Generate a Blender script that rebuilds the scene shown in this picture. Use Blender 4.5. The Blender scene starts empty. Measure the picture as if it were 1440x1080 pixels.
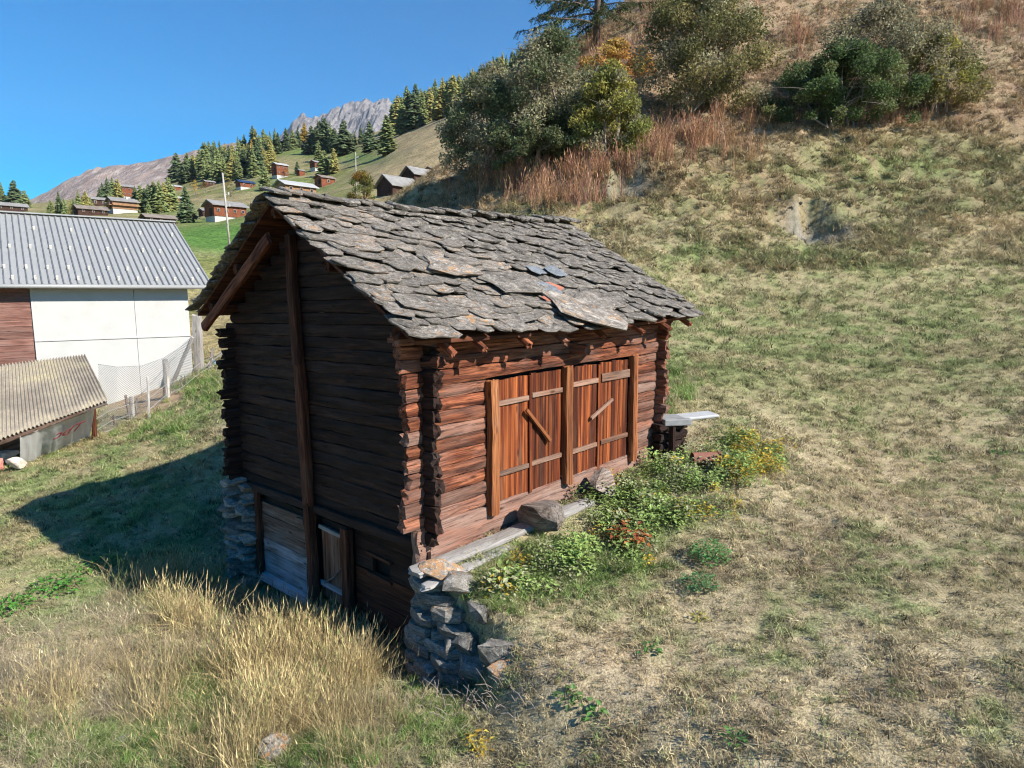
import bpy, math, random
import numpy as np
from mathutils import Vector, Matrix

# ------------------------------------------------------------------ camera, sky, sun, exposure
F_PX, HORIZON = 920.0, 412.0
PITCH = math.atan((540 - HORIZON) / F_PX)
CP, SP = math.cos(PITCH), math.sin(PITCH)
sc = bpy.context.scene
COL = sc.collection
cam_d = bpy.data.cameras.new('camera'); cam = bpy.data.objects.new('camera', cam_d); COL.objects.link(cam)
cam_d.sensor_width = 36.0; cam_d.lens = F_PX / 1440 * 36.0
cam_d.clip_start = 0.1; cam_d.clip_end = 30000
cam.location = (0, 0, 0); cam.rotation_euler = (math.pi / 2 - PITCH, 0, 0)
sc.camera = cam

SUN_EL = math.radians(37.0)
SUN_H = Vector((0.885, -0.466, 0)).normalized()          # horizontal direction towards the sun
SUN_DIR = Vector((SUN_H.x * math.cos(SUN_EL), SUN_H.y * math.cos(SUN_EL), math.sin(SUN_EL)))
world = bpy.data.worlds.new('World'); sc.world = world; world.use_nodes = True
wn = world.node_tree; wn.nodes.clear()
sky = wn.nodes.new('ShaderNodeTexSky'); sky.sky_type = 'NISHITA'; sky.sun_disc = False
sky.sun_elevation = SUN_EL; sky.sun_rotation = math.atan2(SUN_H.x, SUN_H.y)
sky.altitude = 1900; sky.air_density = 1.35; sky.dust_density = 0.05; sky.ozone_density = 5.0
bg = wn.nodes.new('ShaderNodeBackground'); bg.inputs['Strength'].default_value = 0.084
wo = wn.nodes.new('ShaderNodeOutputWorld')
hs_ = wn.nodes.new('ShaderNodeHueSaturation'); hs_.inputs['Saturation'].default_value = 2.05
wn.links.new(sky.outputs[0], hs_.inputs['Color']); wn.links.new(hs_.outputs[0], bg.inputs['Color']); wn.links.new(bg.outputs[0], wo.inputs['Surface'])
sun_d = bpy.data.lights.new('sun', 'SUN'); sun_d.energy = 5.0; sun_d.angle = math.radians(0.53); sun_d.color = (1.0, 0.93, 0.82)
sun = bpy.data.objects.new('sun', sun_d); COL.objects.link(sun)
sun.rotation_euler = SUN_DIR.to_track_quat('Z', 'Y').to_euler(); sun.location = (30, -20, 40)
vs = sc.view_settings
vs.view_transform = 'Standard'; vs.look = 'None'; vs.exposure = 0.95; vs.gamma = 1.0; vs.use_curve_mapping = False
sc.render.resolution_x, sc.render.resolution_y = 1024, 768
sc.cycles.max_bounces = 4; sc.cycles.diffuse_bounces = 2; sc.cycles.glossy_bounces = 2
sc.cycles.transmission_bounces = 3; sc.cycles.transparent_max_bounces = 8; sc.cycles.volume_bounces = 0; sc.cycles.adaptive_threshold = .02; sc.cycles.use_light_tree = False; sc.cycles.filter_width = 1.15; sc.cycles.use_denoising = True

# ------------------------------------------------------------------ helpers
def at(px, py, d):
    """world point that the camera sees at photo pixel (px, py) at depth y = d"""
    X, v = (px - 720) / F_PX, (540 - py) / F_PX
    dy, dz = CP + v * SP, -SP + v * CP
    return Vector((X / dy * d, d, dz / dy * d))
def project(x, y, z):
    df = np.maximum(y * CP - z * SP, 1e-3); up = y * SP + z * CP
    return 720 + F_PX * x / df, 540 - F_PX * up / df

def _hash(ix, iy, seed):
    h = (ix.astype(np.int64) * 374761393 + iy.astype(np.int64) * 668265263 + seed * 974634777) & 0xFFFFFFFF
    h = ((h ^ (h >> 13)) * 1274126177) & 0xFFFFFFFF
    return ((h ^ (h >> 16)) & 0xFFFF) / 65535.0
def vnoise(x, y, seed=0):
    x = np.asarray(x, float); y = np.asarray(y, float)
    ix, iy = np.floor(x), np.floor(y); fx, fy = x - ix, y - iy
    fx = fx * fx * (3 - 2 * fx); fy = fy * fy * (3 - 2 * fy)
    a = _hash(ix, iy, seed); b = _hash(ix + 1, iy, seed); c = _hash(ix, iy + 1, seed); d = _hash(ix + 1, iy + 1, seed)
    return (a * (1 - fx) + b * fx) * (1 - fy) + (c * (1 - fx) + d * fx) * fy
def fbm(x, y, seed=0, octv=4, gain=0.5):
    s, a, t = 0, 1.0, 0
    for k in range(octv):
        s = s + a * vnoise(np.asarray(x) * 2 ** k + 17.3 * k, np.asarray(y) * 2 ** k + 5.1 * k, seed + k); t += a; a *= gain
    return s / t
def sstep(a, b, x):
    t = np.clip((np.asarray(x, float) - a) / (b - a), 0, 1); return t * t * (3 - 2 * t)

class TPS:
    def __init__(s, P, Z, lam=1e-3):
        s.P = np.array(P, float); n = len(s.P); Z = np.array(Z, float)
        A = np.zeros((n + 3, n + 3)); A[:n, :n] = s.U(s.P, s.P) + lam * np.eye(n)
        A[:n, n] = 1; A[:n, n + 1:] = s.P; A[n, :n] = 1; A[n + 1:, :n] = s.P.T
        s.w = np.linalg.solve(A, np.concatenate([Z, np.zeros(3)]))
    @staticmethod
    def U(a, b):
        r2 = ((a[:, None, :] - b[None, :, :]) ** 2).sum(-1)
        return np.where(r2 > 1e-12, r2 * np.log(np.maximum(r2, 1e-12)), 0)
    def __call__(s, q):
        q = np.atleast_2d(np.asarray(q, float)); out = np.empty(len(q)); n = len(s.P)
        for i in range(0, len(q), 20000):
            c = q[i:i + 20000]; out[i:i + 20000] = s.U(c, s.P) @ s.w[:n] + s.w[n] + c @ s.w[n + 1:]
        return out

WM = {}
def link(name, data, parent=None, M=None, label=None, cat=None, group=None, kind=None):
    o = bpy.data.objects.new(name, data); COL.objects.link(o)
    M = Matrix.Identity(4) if M is None else M
    WM[o.name] = M
    if parent is not None:
        o.parent = parent; o.matrix_basis = WM[parent.name].inverted() @ M
    else:
        o.matrix_basis = M
    if label: o['label'] = label
    if cat: o['category'] = cat
    if group: o['group'] = group
    if kind: o['kind'] = kind
    return o
def empty(name, loc, label, cat, group=None):
    return link(name, None, None, Matrix.Translation(Vector(loc)), label, cat, group)
def mesh(name, V, Fc, mat=None, smooth=False):
    m = bpy.data.meshes.new(name); m.from_pydata([tuple(v) for v in V], [], [tuple(f) for f in Fc])
    if mat: m.materials.append(mat)
    if smooth: m.polygons.foreach_set('use_smooth', [True] * len(m.polygons))
    m.update(); return m
def frame(o, x, y=None, z=None):
    """matrix with origin o, X axis along x, Z as near z as possible"""
    x = Vector(x).normalized(); z = Vector(z if z is not None else (0, 0, 1))
    y = z.cross(x).normalized(); z = x.cross(y)
    M = Matrix((x, y, z)).transposed().to_4x4(); M.translation = Vector(o); return M

class MB:
    """collects shapes into one mesh"""
    def __init__(s): s.V = []; s.F = []
    def add(s, V, Fc):
        n = len(s.V); s.V += [tuple(v) for v in V]; s.F += [tuple(i + n for i in f) for f in Fc]
    def box(s, c, d, M=None):
        x, y, z = c; a, b, h = d[0] / 2, d[1] / 2, d[2] / 2
        V = [Vector((x + i * a, y + j * b, z + k * h)) for i in (-1, 1) for j in (-1, 1) for k in (-1, 1)]
        if M is not None: V = [M @ v for v in V]
        s.add(V, [(0, 1, 3, 2), (4, 6, 7, 5), (0, 4, 5, 1), (2, 3, 7, 6), (0, 2, 6, 4), (1, 5, 7, 3)])
    def tube(s, pts, rad, n=6, cap=True):
        pts = [Vector(p) for p in pts]; rings = []
        for i, p in enumerate(pts):
            t = (pts[min(i + 1, len(pts) - 1)] - pts[max(i - 1, 0)]).normalized()
            a = t.orthogonal().normalized() if abs(t.z) > .95 else t.cross(Vector((0, 0, 1))).normalized(); b = t.cross(a)
            r = rad[i] if hasattr(rad, '__len__') else rad
            rings.append([p + (a * math.cos(2 * math.pi * k / n) + b * math.sin(2 * math.pi * k / n)) * r for k in range(n)])
        V = [v for r in rings for v in r]; Fc = []
        for i in range(len(pts) - 1):
            for k in range(n): Fc.append((i * n + k, i * n + (k + 1) % n, (i + 1) * n + (k + 1) % n, (i + 1) * n + k))
        if cap: Fc.append(tuple(range(n))[::-1]); Fc.append(tuple(range((len(pts) - 1) * n, len(pts) * n)))
        s.add(V, Fc)
    def build(s, name, mat, parent=None, M=None, smooth=False, **kw):
        M = Matrix.Identity(4) if M is None else M
        Mi = M.inverted()
        return link(name, mesh(name, [Mi @ Vector(v) for v in s.V], s.F, mat, smooth), parent, M, **kw)

# ------------------------------------------------------------------ materials
def newmat(name):
    m = bpy.data.materials.new(name); m.use_nodes = True; nt = m.node_tree; nt.nodes.clear()
    out = nt.nodes.new('ShaderNodeOutputMaterial'); b = nt.nodes.new('ShaderNodeBsdfPrincipled')
    nt.links.new(b.outputs[0], out.inputs['Surface']); b.inputs['Roughness'].default_value = .85
    if 'Specular IOR Level' in b.inputs: b.inputs['Specular IOR Level'].default_value = .25
    return m, nt, b
def nd(nt, typ, ins=None, **props):
    n = nt.nodes.new('ShaderNode' + typ)
    for k, v in props.items(): setattr(n, k, v)
    for k, v in (ins or {}).items():
        if isinstance(v, bpy.types.NodeSocket): nt.links.new(v, n.inputs[k])
        else: n.inputs[k].default_value = v
    return n
def c4(c): return (c[0], c[1], c[2], 1)
def ramp(nt, fac, stops):
    r = nt.nodes.new('ShaderNodeValToRGB'); nt.links.new(fac, r.inputs[0]); e = r.color_ramp.elements
    while len(e) < len(stops): e.new(.5)
    for i, (p, c) in enumerate(stops): e[i].position = p; e[i].color = c4(c) if hasattr(c, '__len__') else (c, c, c, 1)
    return r.outputs[0]
def mixc(nt, f, a, b, mode='MIX'):
    n = nt.nodes.new('ShaderNodeMix'); n.data_type = 'RGBA'; n.blend_type = mode
    for s, v in ((n.inputs[0], f), (n.inputs[6], a), (n.inputs[7], b)):
        if isinstance(v, bpy.types.NodeSocket): nt.links.new(v, s)
        else: s.default_value = c4(v) if hasattr(v, '__len__') else v
    return n.outputs[2]
def math_(nt, op, a, b=0.0, clamp=False):
    n = nt.nodes.new('ShaderNodeMath'); n.operation = op; n.use_clamp = clamp
    for s, v in ((n.inputs[0], a), (n.inputs[1], b)):
        if isinstance(v, bpy.types.NodeSocket): nt.links.new(v, s)
        else: s.default_value = v
    return n.outputs[0]
def coords(nt, scale, rnd=True, kind='Object'):
    tc = nd(nt, 'TexCoord'); src = tc.outputs[kind]
    if rnd:
        oi = nd(nt, 'ObjectInfo'); off = nd(nt, 'Combine' 'XYZ', {0: math_(nt, 'MULTIPLY', oi.outputs['Random'], 91.7), 1: math_(nt, 'MULTIPLY', oi.outputs['Random'], 53.1), 2: math_(nt, 'MULTIPLY', oi.outputs['Random'], 37.9)})
        src = nd(nt, 'VectorMath', {0: src, 1: off.outputs[0]}, operation='ADD').outputs[0]
    return nd(nt, 'Mapping', {'Vector': src, 'Scale': scale}).outputs[0]
def noise(nt, vec, scale=1.0, detail=5, rough=.6, dist=0.0):
    return nd(nt, 'TexNoise', {'Vector': vec, 'Scale': scale, 'Detail': detail, 'Roughness': rough, 'Distortion': dist}).outputs['Fac']
def bump(nt, b, h, strength=.5, dist=.01):
    n = nd(nt, 'Bump', {'Height': h, 'Strength': strength, 'Distance': dist}); nt.links.new(n.outputs[0], b.inputs['Normal'])

def wood(name, dark, mid, light, grey, greyness=.35, bstr=.7, knots=True, xs=1.0, var=(.72, .55)):
    """weathered timber, grain along local X; greyer where obj['weather'] is high"""
    m, nt, b = newmat(name)
    g = noise(nt, coords(nt, (.9 * xs, 11, 11)), 1, 7, .62, .6)
    f = noise(nt, coords(nt, (2.2 * xs, 70, 70)), 1, 4, .6, .2)
    big = noise(nt, coords(nt, (.8, 2.5, 2.5)), 1, 3, .6)
    c = ramp(nt, g, [(.33, dark), (.48, mid), (.62, light)])
    c = mixc(nt, ramp(nt, f, [(.34, .8), (.58, 0)]), c, dark)
    at_ = nd(nt, 'Attribute', attribute_type='OBJECT', attribute_name='weather')
    w = math_(nt, 'ADD', math_(nt, 'ADD', math_(nt, 'MULTIPLY', math_(nt, 'SUBTRACT', big, .5), 2.2), greyness), at_.outputs['Fac'], False)
    w = math_(nt, 'MULTIPLY', w, math_(nt, 'ADD', f, .45), True)
    c = mixc(nt, w, c, mixc(nt, f, [x * .45 for x in grey], [x * 1.25 for x in grey]))
    if knots:
        v = nd(nt, 'TexVoronoi', {'Vector': coords(nt, (1.6, 5, 5)), 'Scale': 1.0}).outputs['Distance']
        c = mixc(nt, ramp(nt, v, [(.05, .8), (.16, 0)]), c, [x * .5 for x in dark])
    oi = nd(nt, 'ObjectInfo')
    hs = nd(nt, 'HueSaturation', {'Color': c, 'Value': math_(nt, 'ADD', math_(nt, 'MULTIPLY', oi.outputs['Random'], var[1]), var[0]), 'Saturation': 1.0})
    nt.links.new(hs.outputs[0], b.inputs['Base Color'])
    cr = ramp(nt, noise(nt, coords(nt, (.7 * xs, 16, 16)), 1, 5, .7, .8), [(.36, 0), (.46, 1)])
    bump(nt, b, math_(nt, 'ADD', math_(nt, 'MULTIPLY', f, .35), cr), bstr, .012)
    return m
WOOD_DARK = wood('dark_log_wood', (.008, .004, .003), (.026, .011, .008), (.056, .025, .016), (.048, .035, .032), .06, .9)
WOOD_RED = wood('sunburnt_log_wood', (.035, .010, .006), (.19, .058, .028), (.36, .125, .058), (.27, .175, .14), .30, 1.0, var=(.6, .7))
WOOD_DOOR = wood('door_plank_wood', (.022, .005, .003), (.15, .032, .009), (.40, .115, .03), (.24, .14, .085), -.10, .6, xs=.3, var=(.5, .75))
WOOD_POST = wood('door_post_wood', (.07, .022, .010), (.25, .085, .03), (.40, .16, .06), (.34, .25, .18), -.1, .5, xs=.5)
WOOD_BROWN = wood('brown_beam_wood', (.022, .007, .004), (.075, .024, .012), (.135, .048, .022), (.12, .07, .05), -.1, .6)
WOOD_GREY = wood('silver_grey_wood', (.10, .085, .07), (.30, .265, .23), (.46, .42, .38), (.45, .43, .41), .45, .7)
WOOD_DULL = wood('dull_board_wood', (.05, .032, .024), (.13, .08, .06), (.2, .14, .11), (.26, .25, .26), .1, .6)

def stone(name, c0, c1, c2, lichen=.0, scale=6, strength=.8):
    m, nt, b = newmat(name)
    n1 = noise(nt, coords(nt, (scale, scale, scale)), 1, 8, .68)
    n2 = noise(nt, coords(nt, (scale * 6,) * 3), 1, 4, .7)
    c = ramp(nt, n1, [(.32, c0), (.5, c1), (.68, c2)])
    c = mixc(nt, ramp(nt, n2, [(.38, .65), (.52, 0)]), c, [x * .4 for x in c0])
    if lichen:
        n3 = noise(nt, coords(nt, (scale * .8,) * 3), 1, 5, .7); oi = nd(nt, 'ObjectInfo')
        thr = math_(nt, 'ADD', n3, math_(nt, 'MULTIPLY', oi.outputs['Random'], .16))
        c = mixc(nt, math_(nt, 'MULTIPLY', ramp(nt, thr, [(.70 - lichen * .1, 0), (.76 - lichen * .1, 1)]), ramp(nt, n2, [(.35, .2), (.6, .85)])), c, (.40, .20, .065))
        n4 = noise(nt, coords(nt, (scale * 2.2,) * 3), 1, 3, .6)
        c = mixc(nt, ramp(nt, n4, [(.60, 0), (.66, .55)]), c, (.52, .51, .46))
    oi = nd(nt, 'ObjectInfo')
    hs = nd(nt, 'HueSaturation', {'Color': c, 'Value': math_(nt, 'ADD', math_(nt, 'MULTIPLY', oi.outputs['Random'], .5), .75)})
    nt.links.new(hs.outputs[0], b.inputs['Base Color'])
    bump(nt, b, math_(nt, 'ADD', n1, math_(nt, 'MULTIPLY', n2, .4)), strength, .03)
    b.inputs['Roughness'].default_value = .8
    return m
SLAB = stone('roof_slab_gneiss', (.062, .054, .046), (.20, .178, .155), (.40, .365, .32), .16, 6, 1.0)
ROCK = stone('foundation_rock', (.10, .09, .08), (.22, .205, .182), (.37, .35, .315), .15, 5, 1.0)
ROCK_L = stone('lichen_rock', (.12, .11, .10), (.24, .225, .20), (.37, .35, .32), 1.2, 5)
SLATE = stone('blue_grey_slate', (.10, .112, .125), (.15, .168, .188), (.21, .23, .25), .0, 3, .3)
SLATE_R = stone('rust_red_slate', (.22, .08, .05), (.33, .12, .08), (.40, .17, .11), .0, 3, .2)

def plain(name, col, rough=.7, metal=0, var=.15, scale=8, bstr=0.0, spec=.3, bands=None):
    m, nt, b = newmat(name)
    n1 = noise(nt, coords(nt, (scale,) * 3), 1, 5, .65)
    lo = [x * (1 - var) for x in col]; hi = [min(1, x * (1 + var)) for x in col]
    nt.links.new(ramp(nt, n1, [(.3, lo), (.7, hi)]), b.inputs['Base Color'])
    b.inputs['Roughness'].default_value = rough; b.inputs['Metallic'].default_value = metal; b.inputs['Specular IOR Level'].default_value = spec
    if bstr: bump(nt, b, n1, bstr, .02)
    return m
DARK = plain('dark_interior', (.012, .01, .009), .95)

def leafmat(name, col, var=.35, rough=.6, trans=.35, inst=False):
    """foliage: colour from the point it grows on (inst) or own colour, with some light passing through"""
    m, nt, b = newmat(name)
    if inst:
        c = nd(nt, 'Attribute', attribute_type='INSTANCER', attribute_name='gcol').outputs['Color']
    else:
        c = None
    gm = nd(nt, 'NewGeometry')
    rnd = gm.outputs['Random Per Island']
    base = c if c is not None else None
    v = math_(nt, 'ADD', math_(nt, 'MULTIPLY', rnd, 2 * var), 1 - var)
    hs = nd(nt, 'HueSaturation', {'Value': v, 'Hue': math_(nt, 'ADD', math_(nt, 'MULTIPLY', rnd, .03), .485)})
    if base is not None: nt.links.new(base, hs.inputs['Color'])
    else: hs.inputs['Color'].default_value = c4(col)
    nt.links.new(hs.outputs[0], b.inputs['Base Color']); b.inputs['Roughness'].default_value = rough
    if trans:
        tr = nd(nt, 'BsdfTranslucent', {'Color': hs.outputs[0]}); mx = nd(nt, 'MixShader', {0: trans})
        nt.links.new(b.outputs[0], mx.inputs[1]); nt.links.new(tr.outputs[0], mx.inputs[2])
        out = [n for n in nt.nodes if n.type == 'OUTPUT_MATERIAL'][0]; nt.links.new(mx.outputs[0], out.inputs['Surface'])
    return m
GRASS = leafmat('grass_blades', (1, 1, 1), .35, .7, .3, True)
# ------------------------------------------------------------------ barn frame (used by the ground too)
TH = math.radians(47.5)
HU = Vector((math.cos(TH), math.sin(TH), 0)); HW = Vector((-math.sin(TH), math.cos(TH), 0))
HC = Vector((-1.26, 9.0, 0)); BL, BW = 6.5, 5.8
def H(u, w, z): return HC + HU * u + HW * w + Vector((0, 0, z))

# ------------------------------------------------------------------ ground
shared = [(145, 610, 22), (0, 668, 18), (300, 520, 28), (230, 560, 24.5)]
low = [(340, 808, 12.9), (440, 885, 10.9), (570, 940, 9.0), (200, 900, 9.4), (0, 1080, 6.6), (300, 1080, 6.45), (560, 1040, 6.6),
       (20, 705, 15.9), (180, 700, 15.5), (250, 640, 18.3), (0, 850, 10.6)]
high = [(720, 1080, 5.4), (1080, 1080, 5.05), (1440, 1080, 4.7), (1440, 800, 8), (1000, 800, 8.9), (1200, 650, 14),
        (1200, 600, 16), (1440, 600, 15.5), (1000, 560, 17), (1000, 500, 21), (1440, 500, 20), (1000, 440, 26.5), (1440, 440, 26),
        (1000, 395, 30), (1440, 380, 30), (860, 350, 31.5), (1000, 340, 32.5), (1250, 320, 34), (1440, 280, 37), (900, 230, 40),
        (1100, 200, 42), (1300, 160, 45), (1440, 120, 47), (900, 120, 51), (1100, 80, 54), (1300, 40, 57), (1440, 10, 58),
        (840, 40, 66), (940, -30, 72), (1100, -100, 72), (1440, -100, 70), (740, 130, 62), (640, 222, 58), (560, 277, 54),
        (700, 285, 41), (620, 292, 45), (800, 290, 37)]
W_sh = [(-20, 30, -4.6), (-30, 30, -6), (-34, 50, -7), (-20, 45, -3.8), (-8, 25, -2.2), (-3, 27, -1.0)]
W_lo = [(-10, 2, -5.4), (-30, 10, -6.5), (0, 2, -4.8), (-20, 16, -5.8)]
W_hi = [tuple(H(u_, w_, z_)) for u_, w_, z_ in ((.1, -.2, -3.86), (2, -.2, -3.78), (4, -.2, -3.64), (6.4, -.2, -3.48), (.1, -1.5, -4.14), (3, -1.5, -3.86), (6.5, -1.5, -3.5))] + [(6, 0, -3.8), (15, 5, -2.9), (30, 15, -1), (45, 40, 9), (-4, 1, -4.6), (-12, 70, 7), (-25, 75, -4), (5, 85, 24), (40, 85, 40)]
def mk(pts, extra):
    A = [tuple(at(*p)) for p in pts] + extra
    return TPS([a[:2] for a in A], [a[2] for a in A], .15)
T_lo, T_hi = mk(low + shared, W_lo + W_sh), mk(high + shared, W_hi + W_sh)
HOLLOWS = [(888, 258, 1.4, 1.7), (1145, 312, 1.5, 1.6)]
def uw(x, y):
    dx, dy = x - HC.x, y - HC.y
    return dx * HU.x + dy * HU.y, dx * HW.x + dy * HW.y
def ground0(x, y):
    q = np.stack([np.ravel(x), np.ravel(y)], 1); x, y = q[:, 0], q[:, 1]
    u, w = uw(x, y)
    wid = np.where(w < 0, .22 + np.maximum(0, -w - 1.2) * .9, 5.0)
    ofs = np.where(w < 0, .12, 0.0)
    t = np.where(w < 0, sstep(-wid, 0, u - .02 + 0 * ofs), sstep(.3, .3 + wid, u))
    return T_lo(q) * (1 - t) + T_hi(q) * t
def relief(x, y):
    d = np.asarray(y)
    r = (fbm(x * .9, y * .9, 3, 4) - .5) * .16 + (fbm(x * 4.5, y * 4.5, 9, 3) - .5) * .055
    bank = sstep(30, 36, d)
    r = r + bank * ((fbm(x * .45, y * .9, 21, 4) - .5) * 1.3 + (fbm(x * 1.6, y * 3.0, 22, 3) - .5) * .55)
    return r
hol_w = []
def ground(x, y):
    x = np.ravel(np.asarray(x, float)); y = np.ravel(np.asarray(y, float))
    z = ground0(x, y)
    r = relief(x, y)
    u, w = uw(x, y)
    near = np.maximum(np.maximum(-u - .05, u - BL), np.maximum(-w, w - BW))
    r = r * (.25 + .75 * sstep(.1, 1.5, near))
    z = z + r
    inside = (u > .1) & (u < BL - .1) & (w > .1) & (w < BW - .1)
    z = np.where(inside, np.minimum(z, -5.4), z)
    for hx, hy, rad, dep in hol_w:
        e = ((x - hx) / rad) ** 2 + ((y - hy) / (rad * .75)) ** 2
        e2 = ((x - hx) / rad + .25 * np.sin(y * 2.1)) ** 2 + ((y - hy) / (rad * .8) + .2 * np.sin(x * 2.7)) ** 2; z = z - dep * np.exp(-e2 ** 3.5) * (1.0 - .0 * e) + .35 * dep * np.exp(-(((x - hx) / rad) ** 2 * .8 + ((y - hy - rad * 1.0) / (rad * .4)) ** 2))
    return z
def gz(x, y): return float(ground(np.array([x]), np.array([y]))[0])
def hit(px, py, d0=4.0, d1=90.0):
    d = np.linspace(d0, d1, 900); X, v = (px - 720) / F_PX, (540 - py) / F_PX
    dy, dz = CP + v * SP, -SP + v * CP
    zz = ground(X / dy * d, d); k = np.argmax(zz >= dz / dy * d)
    return Vector((X / dy * d[k], d[k], zz[k]))
for px, py, rad, dep in HOLLOWS:
    p = hit(px, py); hol_w.append((p.x, p.y, rad, dep))

STRAW, GREEN, OLIVE, BROWN = np.array((.46, .385, .24)), np.array((.17, .235, .08)), np.array((.365, .315, .175)), np.array((.27, .205, .13))
SOIL, SAND, PINK, LUSH = np.array((.25, .235, .215)), np.array((.42, .31, .20)), np.array((.36, .255, .165)), np.array((.13, .23, .06))
def blob(px, py, cx, cy, rx, ry): return np.exp(-(((px - cx) / rx) ** 2 + ((py - cy) / ry) ** 2))
def ground_colour(x, y, z):
    """what grows where: colour of the turf itself"""
    px, py = project(x, y, z); u, w = uw(x, y)
    n1 = fbm(x * .35, y * .35, 31, 4); n2 = fbm(x * 1.7, y * 1.7, 37, 3); n3 = fbm(x * 6, y * 6, 41, 3)
    mix = lambda a, b, t: a * (1 - t[:, None]) + b * t[:, None]
    c = np.repeat(STRAW[None], len(x), 0)
    c = mix(c, BROWN, sstep(.5, .64, n2) * .45)
    c = mix(c, OLIVE * .85, sstep(.40, .6, fbm(x * .5, y * .5, 44, 3)) * .55)
    c = mix(c, GREEN, sstep(.50, .64, fbm(x * .9, y * .9, 43, 3)) * .6 * sstep(.4, .6, n3))
    mead = sstep(14, 20, y) * (1 - sstep(30, 33, y)) * sstep(850, 930, px)
    c = mix(c, mix(np.repeat((OLIVE * .94)[None], len(x), 0), GREEN * 1.05, sstep(.36, .64, n2) * .55), mead * (.62 + .3 * sstep(.36, .58, n1)))
    bank = sstep(31, 36, y) * sstep(-12, 0, x)
    c = mix(c, mix(np.repeat((STRAW * np.array((.74, .68, .62)))[None], len(x), 0), OLIVE * .74, sstep(.42, .62, n1)), bank)
    c = mix(c, GREEN * .95, bank * sstep(.48, .62, n2) * .38 * (1 - sstep(38, 44, y)))
    c = mix(c, PINK, sstep(39, 44, y) * sstep(-12, 0, x) * (.4 + .6 * sstep(.4, .55, n2)))
    lawn = (1 - sstep(260, 330, px)) * sstep(11, 13.5, y) * (1 - sstep(30, 34, y))
    c = mix(c, mix(np.repeat((OLIVE * .95)[None], len(x), 0), GREEN * 1.1, sstep(.42, .6, n2) * .7), lawn)
    for cx, cy, rx, ry, k in ((1050, 355, 130, 12, .55), (1270, 215, 130, 30, .5), (1240, 470, 150, 35, .3), (980, 480, 60, 60, .25), (760, 800, 110, 45, .55), (880, 720, 120, 60, .7),
                              (300, 985, 70, 40, .8), (150, 1040, 200, 40, .55), (430, 1050, 120, 50, .35), (600, 1000, 70, 60, .4), (290, 550, 60, 30, .8), (120, 830, 90, 40, .7)):
        c = mix(c, LUSH * 1.1, blob(px, py, cx, cy, rx, ry) * k * sstep(.3, .55, n2))
    for cx, cy, rx, ry, k in ((640, 600, 5, 5, 0), (770, 900, 90, 60, .55), (900, 960, 140, 60, .45), (1300, 660, 160, 60, .3)):
        c = mix(c, STRAW * np.array((1.12, 1.05, 1.08)), blob(px, py, cx, cy, rx, ry) * k)
    for hx, hy, rad, dep in hol_w:
        c = mix(c, SOIL * (.55 + .9 * fbm(x * 3, y * 3, 47, 3))[:, None], np.exp(-(((x - hx) / (rad * 1.05)) ** 2 + ((y - hy + .25) / (rad * .95)) ** 2) ** 2) * sstep(.3, .5, n2 + .15))
    sandm = np.clip(blob(px, py, 225, 560, 75, 30) * 1.6, 0, 1) * (y > 21) * (py < 627 - (px - 145) * .56) * (px < 330)
    c = mix(c, SAND, sandm)
    c = c * (.72 + .56 * n3)[:, None]
    return c, sandm

def axis(segs):
    out = []
    for a, b, st in segs: out += list(np.arange(a, b, st))
    return np.array(out + [segs[-1][1]])
gx = axis([(-36, -16, .5), (-16, -8, .2), (-8, 9, .1), (9, 22, .22), (22, 66, .5)])
gy = axis([(1, 4, .4), (4, 12, .1), (12, 20, .16), (20, 30, .3), (30, 44, .2), (44, 84, .5)])
GX, GY = np.meshgrid(gx, gy); gzv = ground(GX, GY)
V = np.stack([GX.ravel(), GY.ravel(), gzv], 1); nx, ny = len(gx), len(gy)
ii = np.arange(nx * ny).reshape(ny, nx)
Fq = np.stack([ii[:-1, :-1].ravel(), ii[:-1, 1:].ravel(), ii[1:, 1:].ravel(), ii[1:, :-1].ravel()], 1)
def np_mesh(name, V, Fq, mat, col=None, smooth=True):
    m = bpy.data.meshes.new(name); k = Fq.shape[1]
    m.vertices.add(len(V)); m.vertices.foreach_set('co', V.astype(np.float32).ravel())
    m.loops.add(Fq.size); m.loops.foreach_set('vertex_index', Fq.astype(np.int32).ravel())
    m.polygons.add(len(Fq)); m.polygons.foreach_set('loop_start', np.arange(0, Fq.size, k, dtype=np.int32))
    try: m.polygons.foreach_set('loop_total', np.full(len(Fq), k, dtype=np.int32))
    except Exception: pass
    m.update(calc_edges=True); m.validate()
    m.polygons.foreach_set('use_smooth', [smooth] * len(m.polygons))
    if col is not None:
        a = m.color_attributes.new('gcol', 'FLOAT_COLOR', 'POINT')
        a.data.foreach_set('color', np.concatenate([col, np.ones((len(col), 1))], 1).astype(np.float32).ravel())
    if mat: m.materials.append(mat)
    return m
def turf_mat(name, fine=30, bstr=.6, bdist=.05):
    m, nt, b = newmat(name)
    c = nd(nt, 'Attribute', attribute_type='GEOMETRY', attribute_name='gcol').outputs['Color']
    pos = nd(nt, 'NewGeometry').outputs['Position']
    n1 = noise(nt, pos, fine, 3, .75); n2 = noise(nt, pos, fine * .16, 3, .7)
    v = math_(nt, 'ADD', math_(nt, 'MULTIPLY', n1, 1.1), math_(nt, 'MULTIPLY', n2, .5))
    hs = nd(nt, 'HueSaturation', {'Color': c, 'Value': ramp(nt, v, [(.5, .18), (.78, .8), (1.0, 1.25)])})
    nt.links.new(hs.outputs[0], b.inputs['Base Color']); b.inputs['Roughness'].default_value = .95; b.inputs['Specular IOR Level'].default_value = .1
    bump(nt, b, v, bstr, bdist)
    return m
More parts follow.
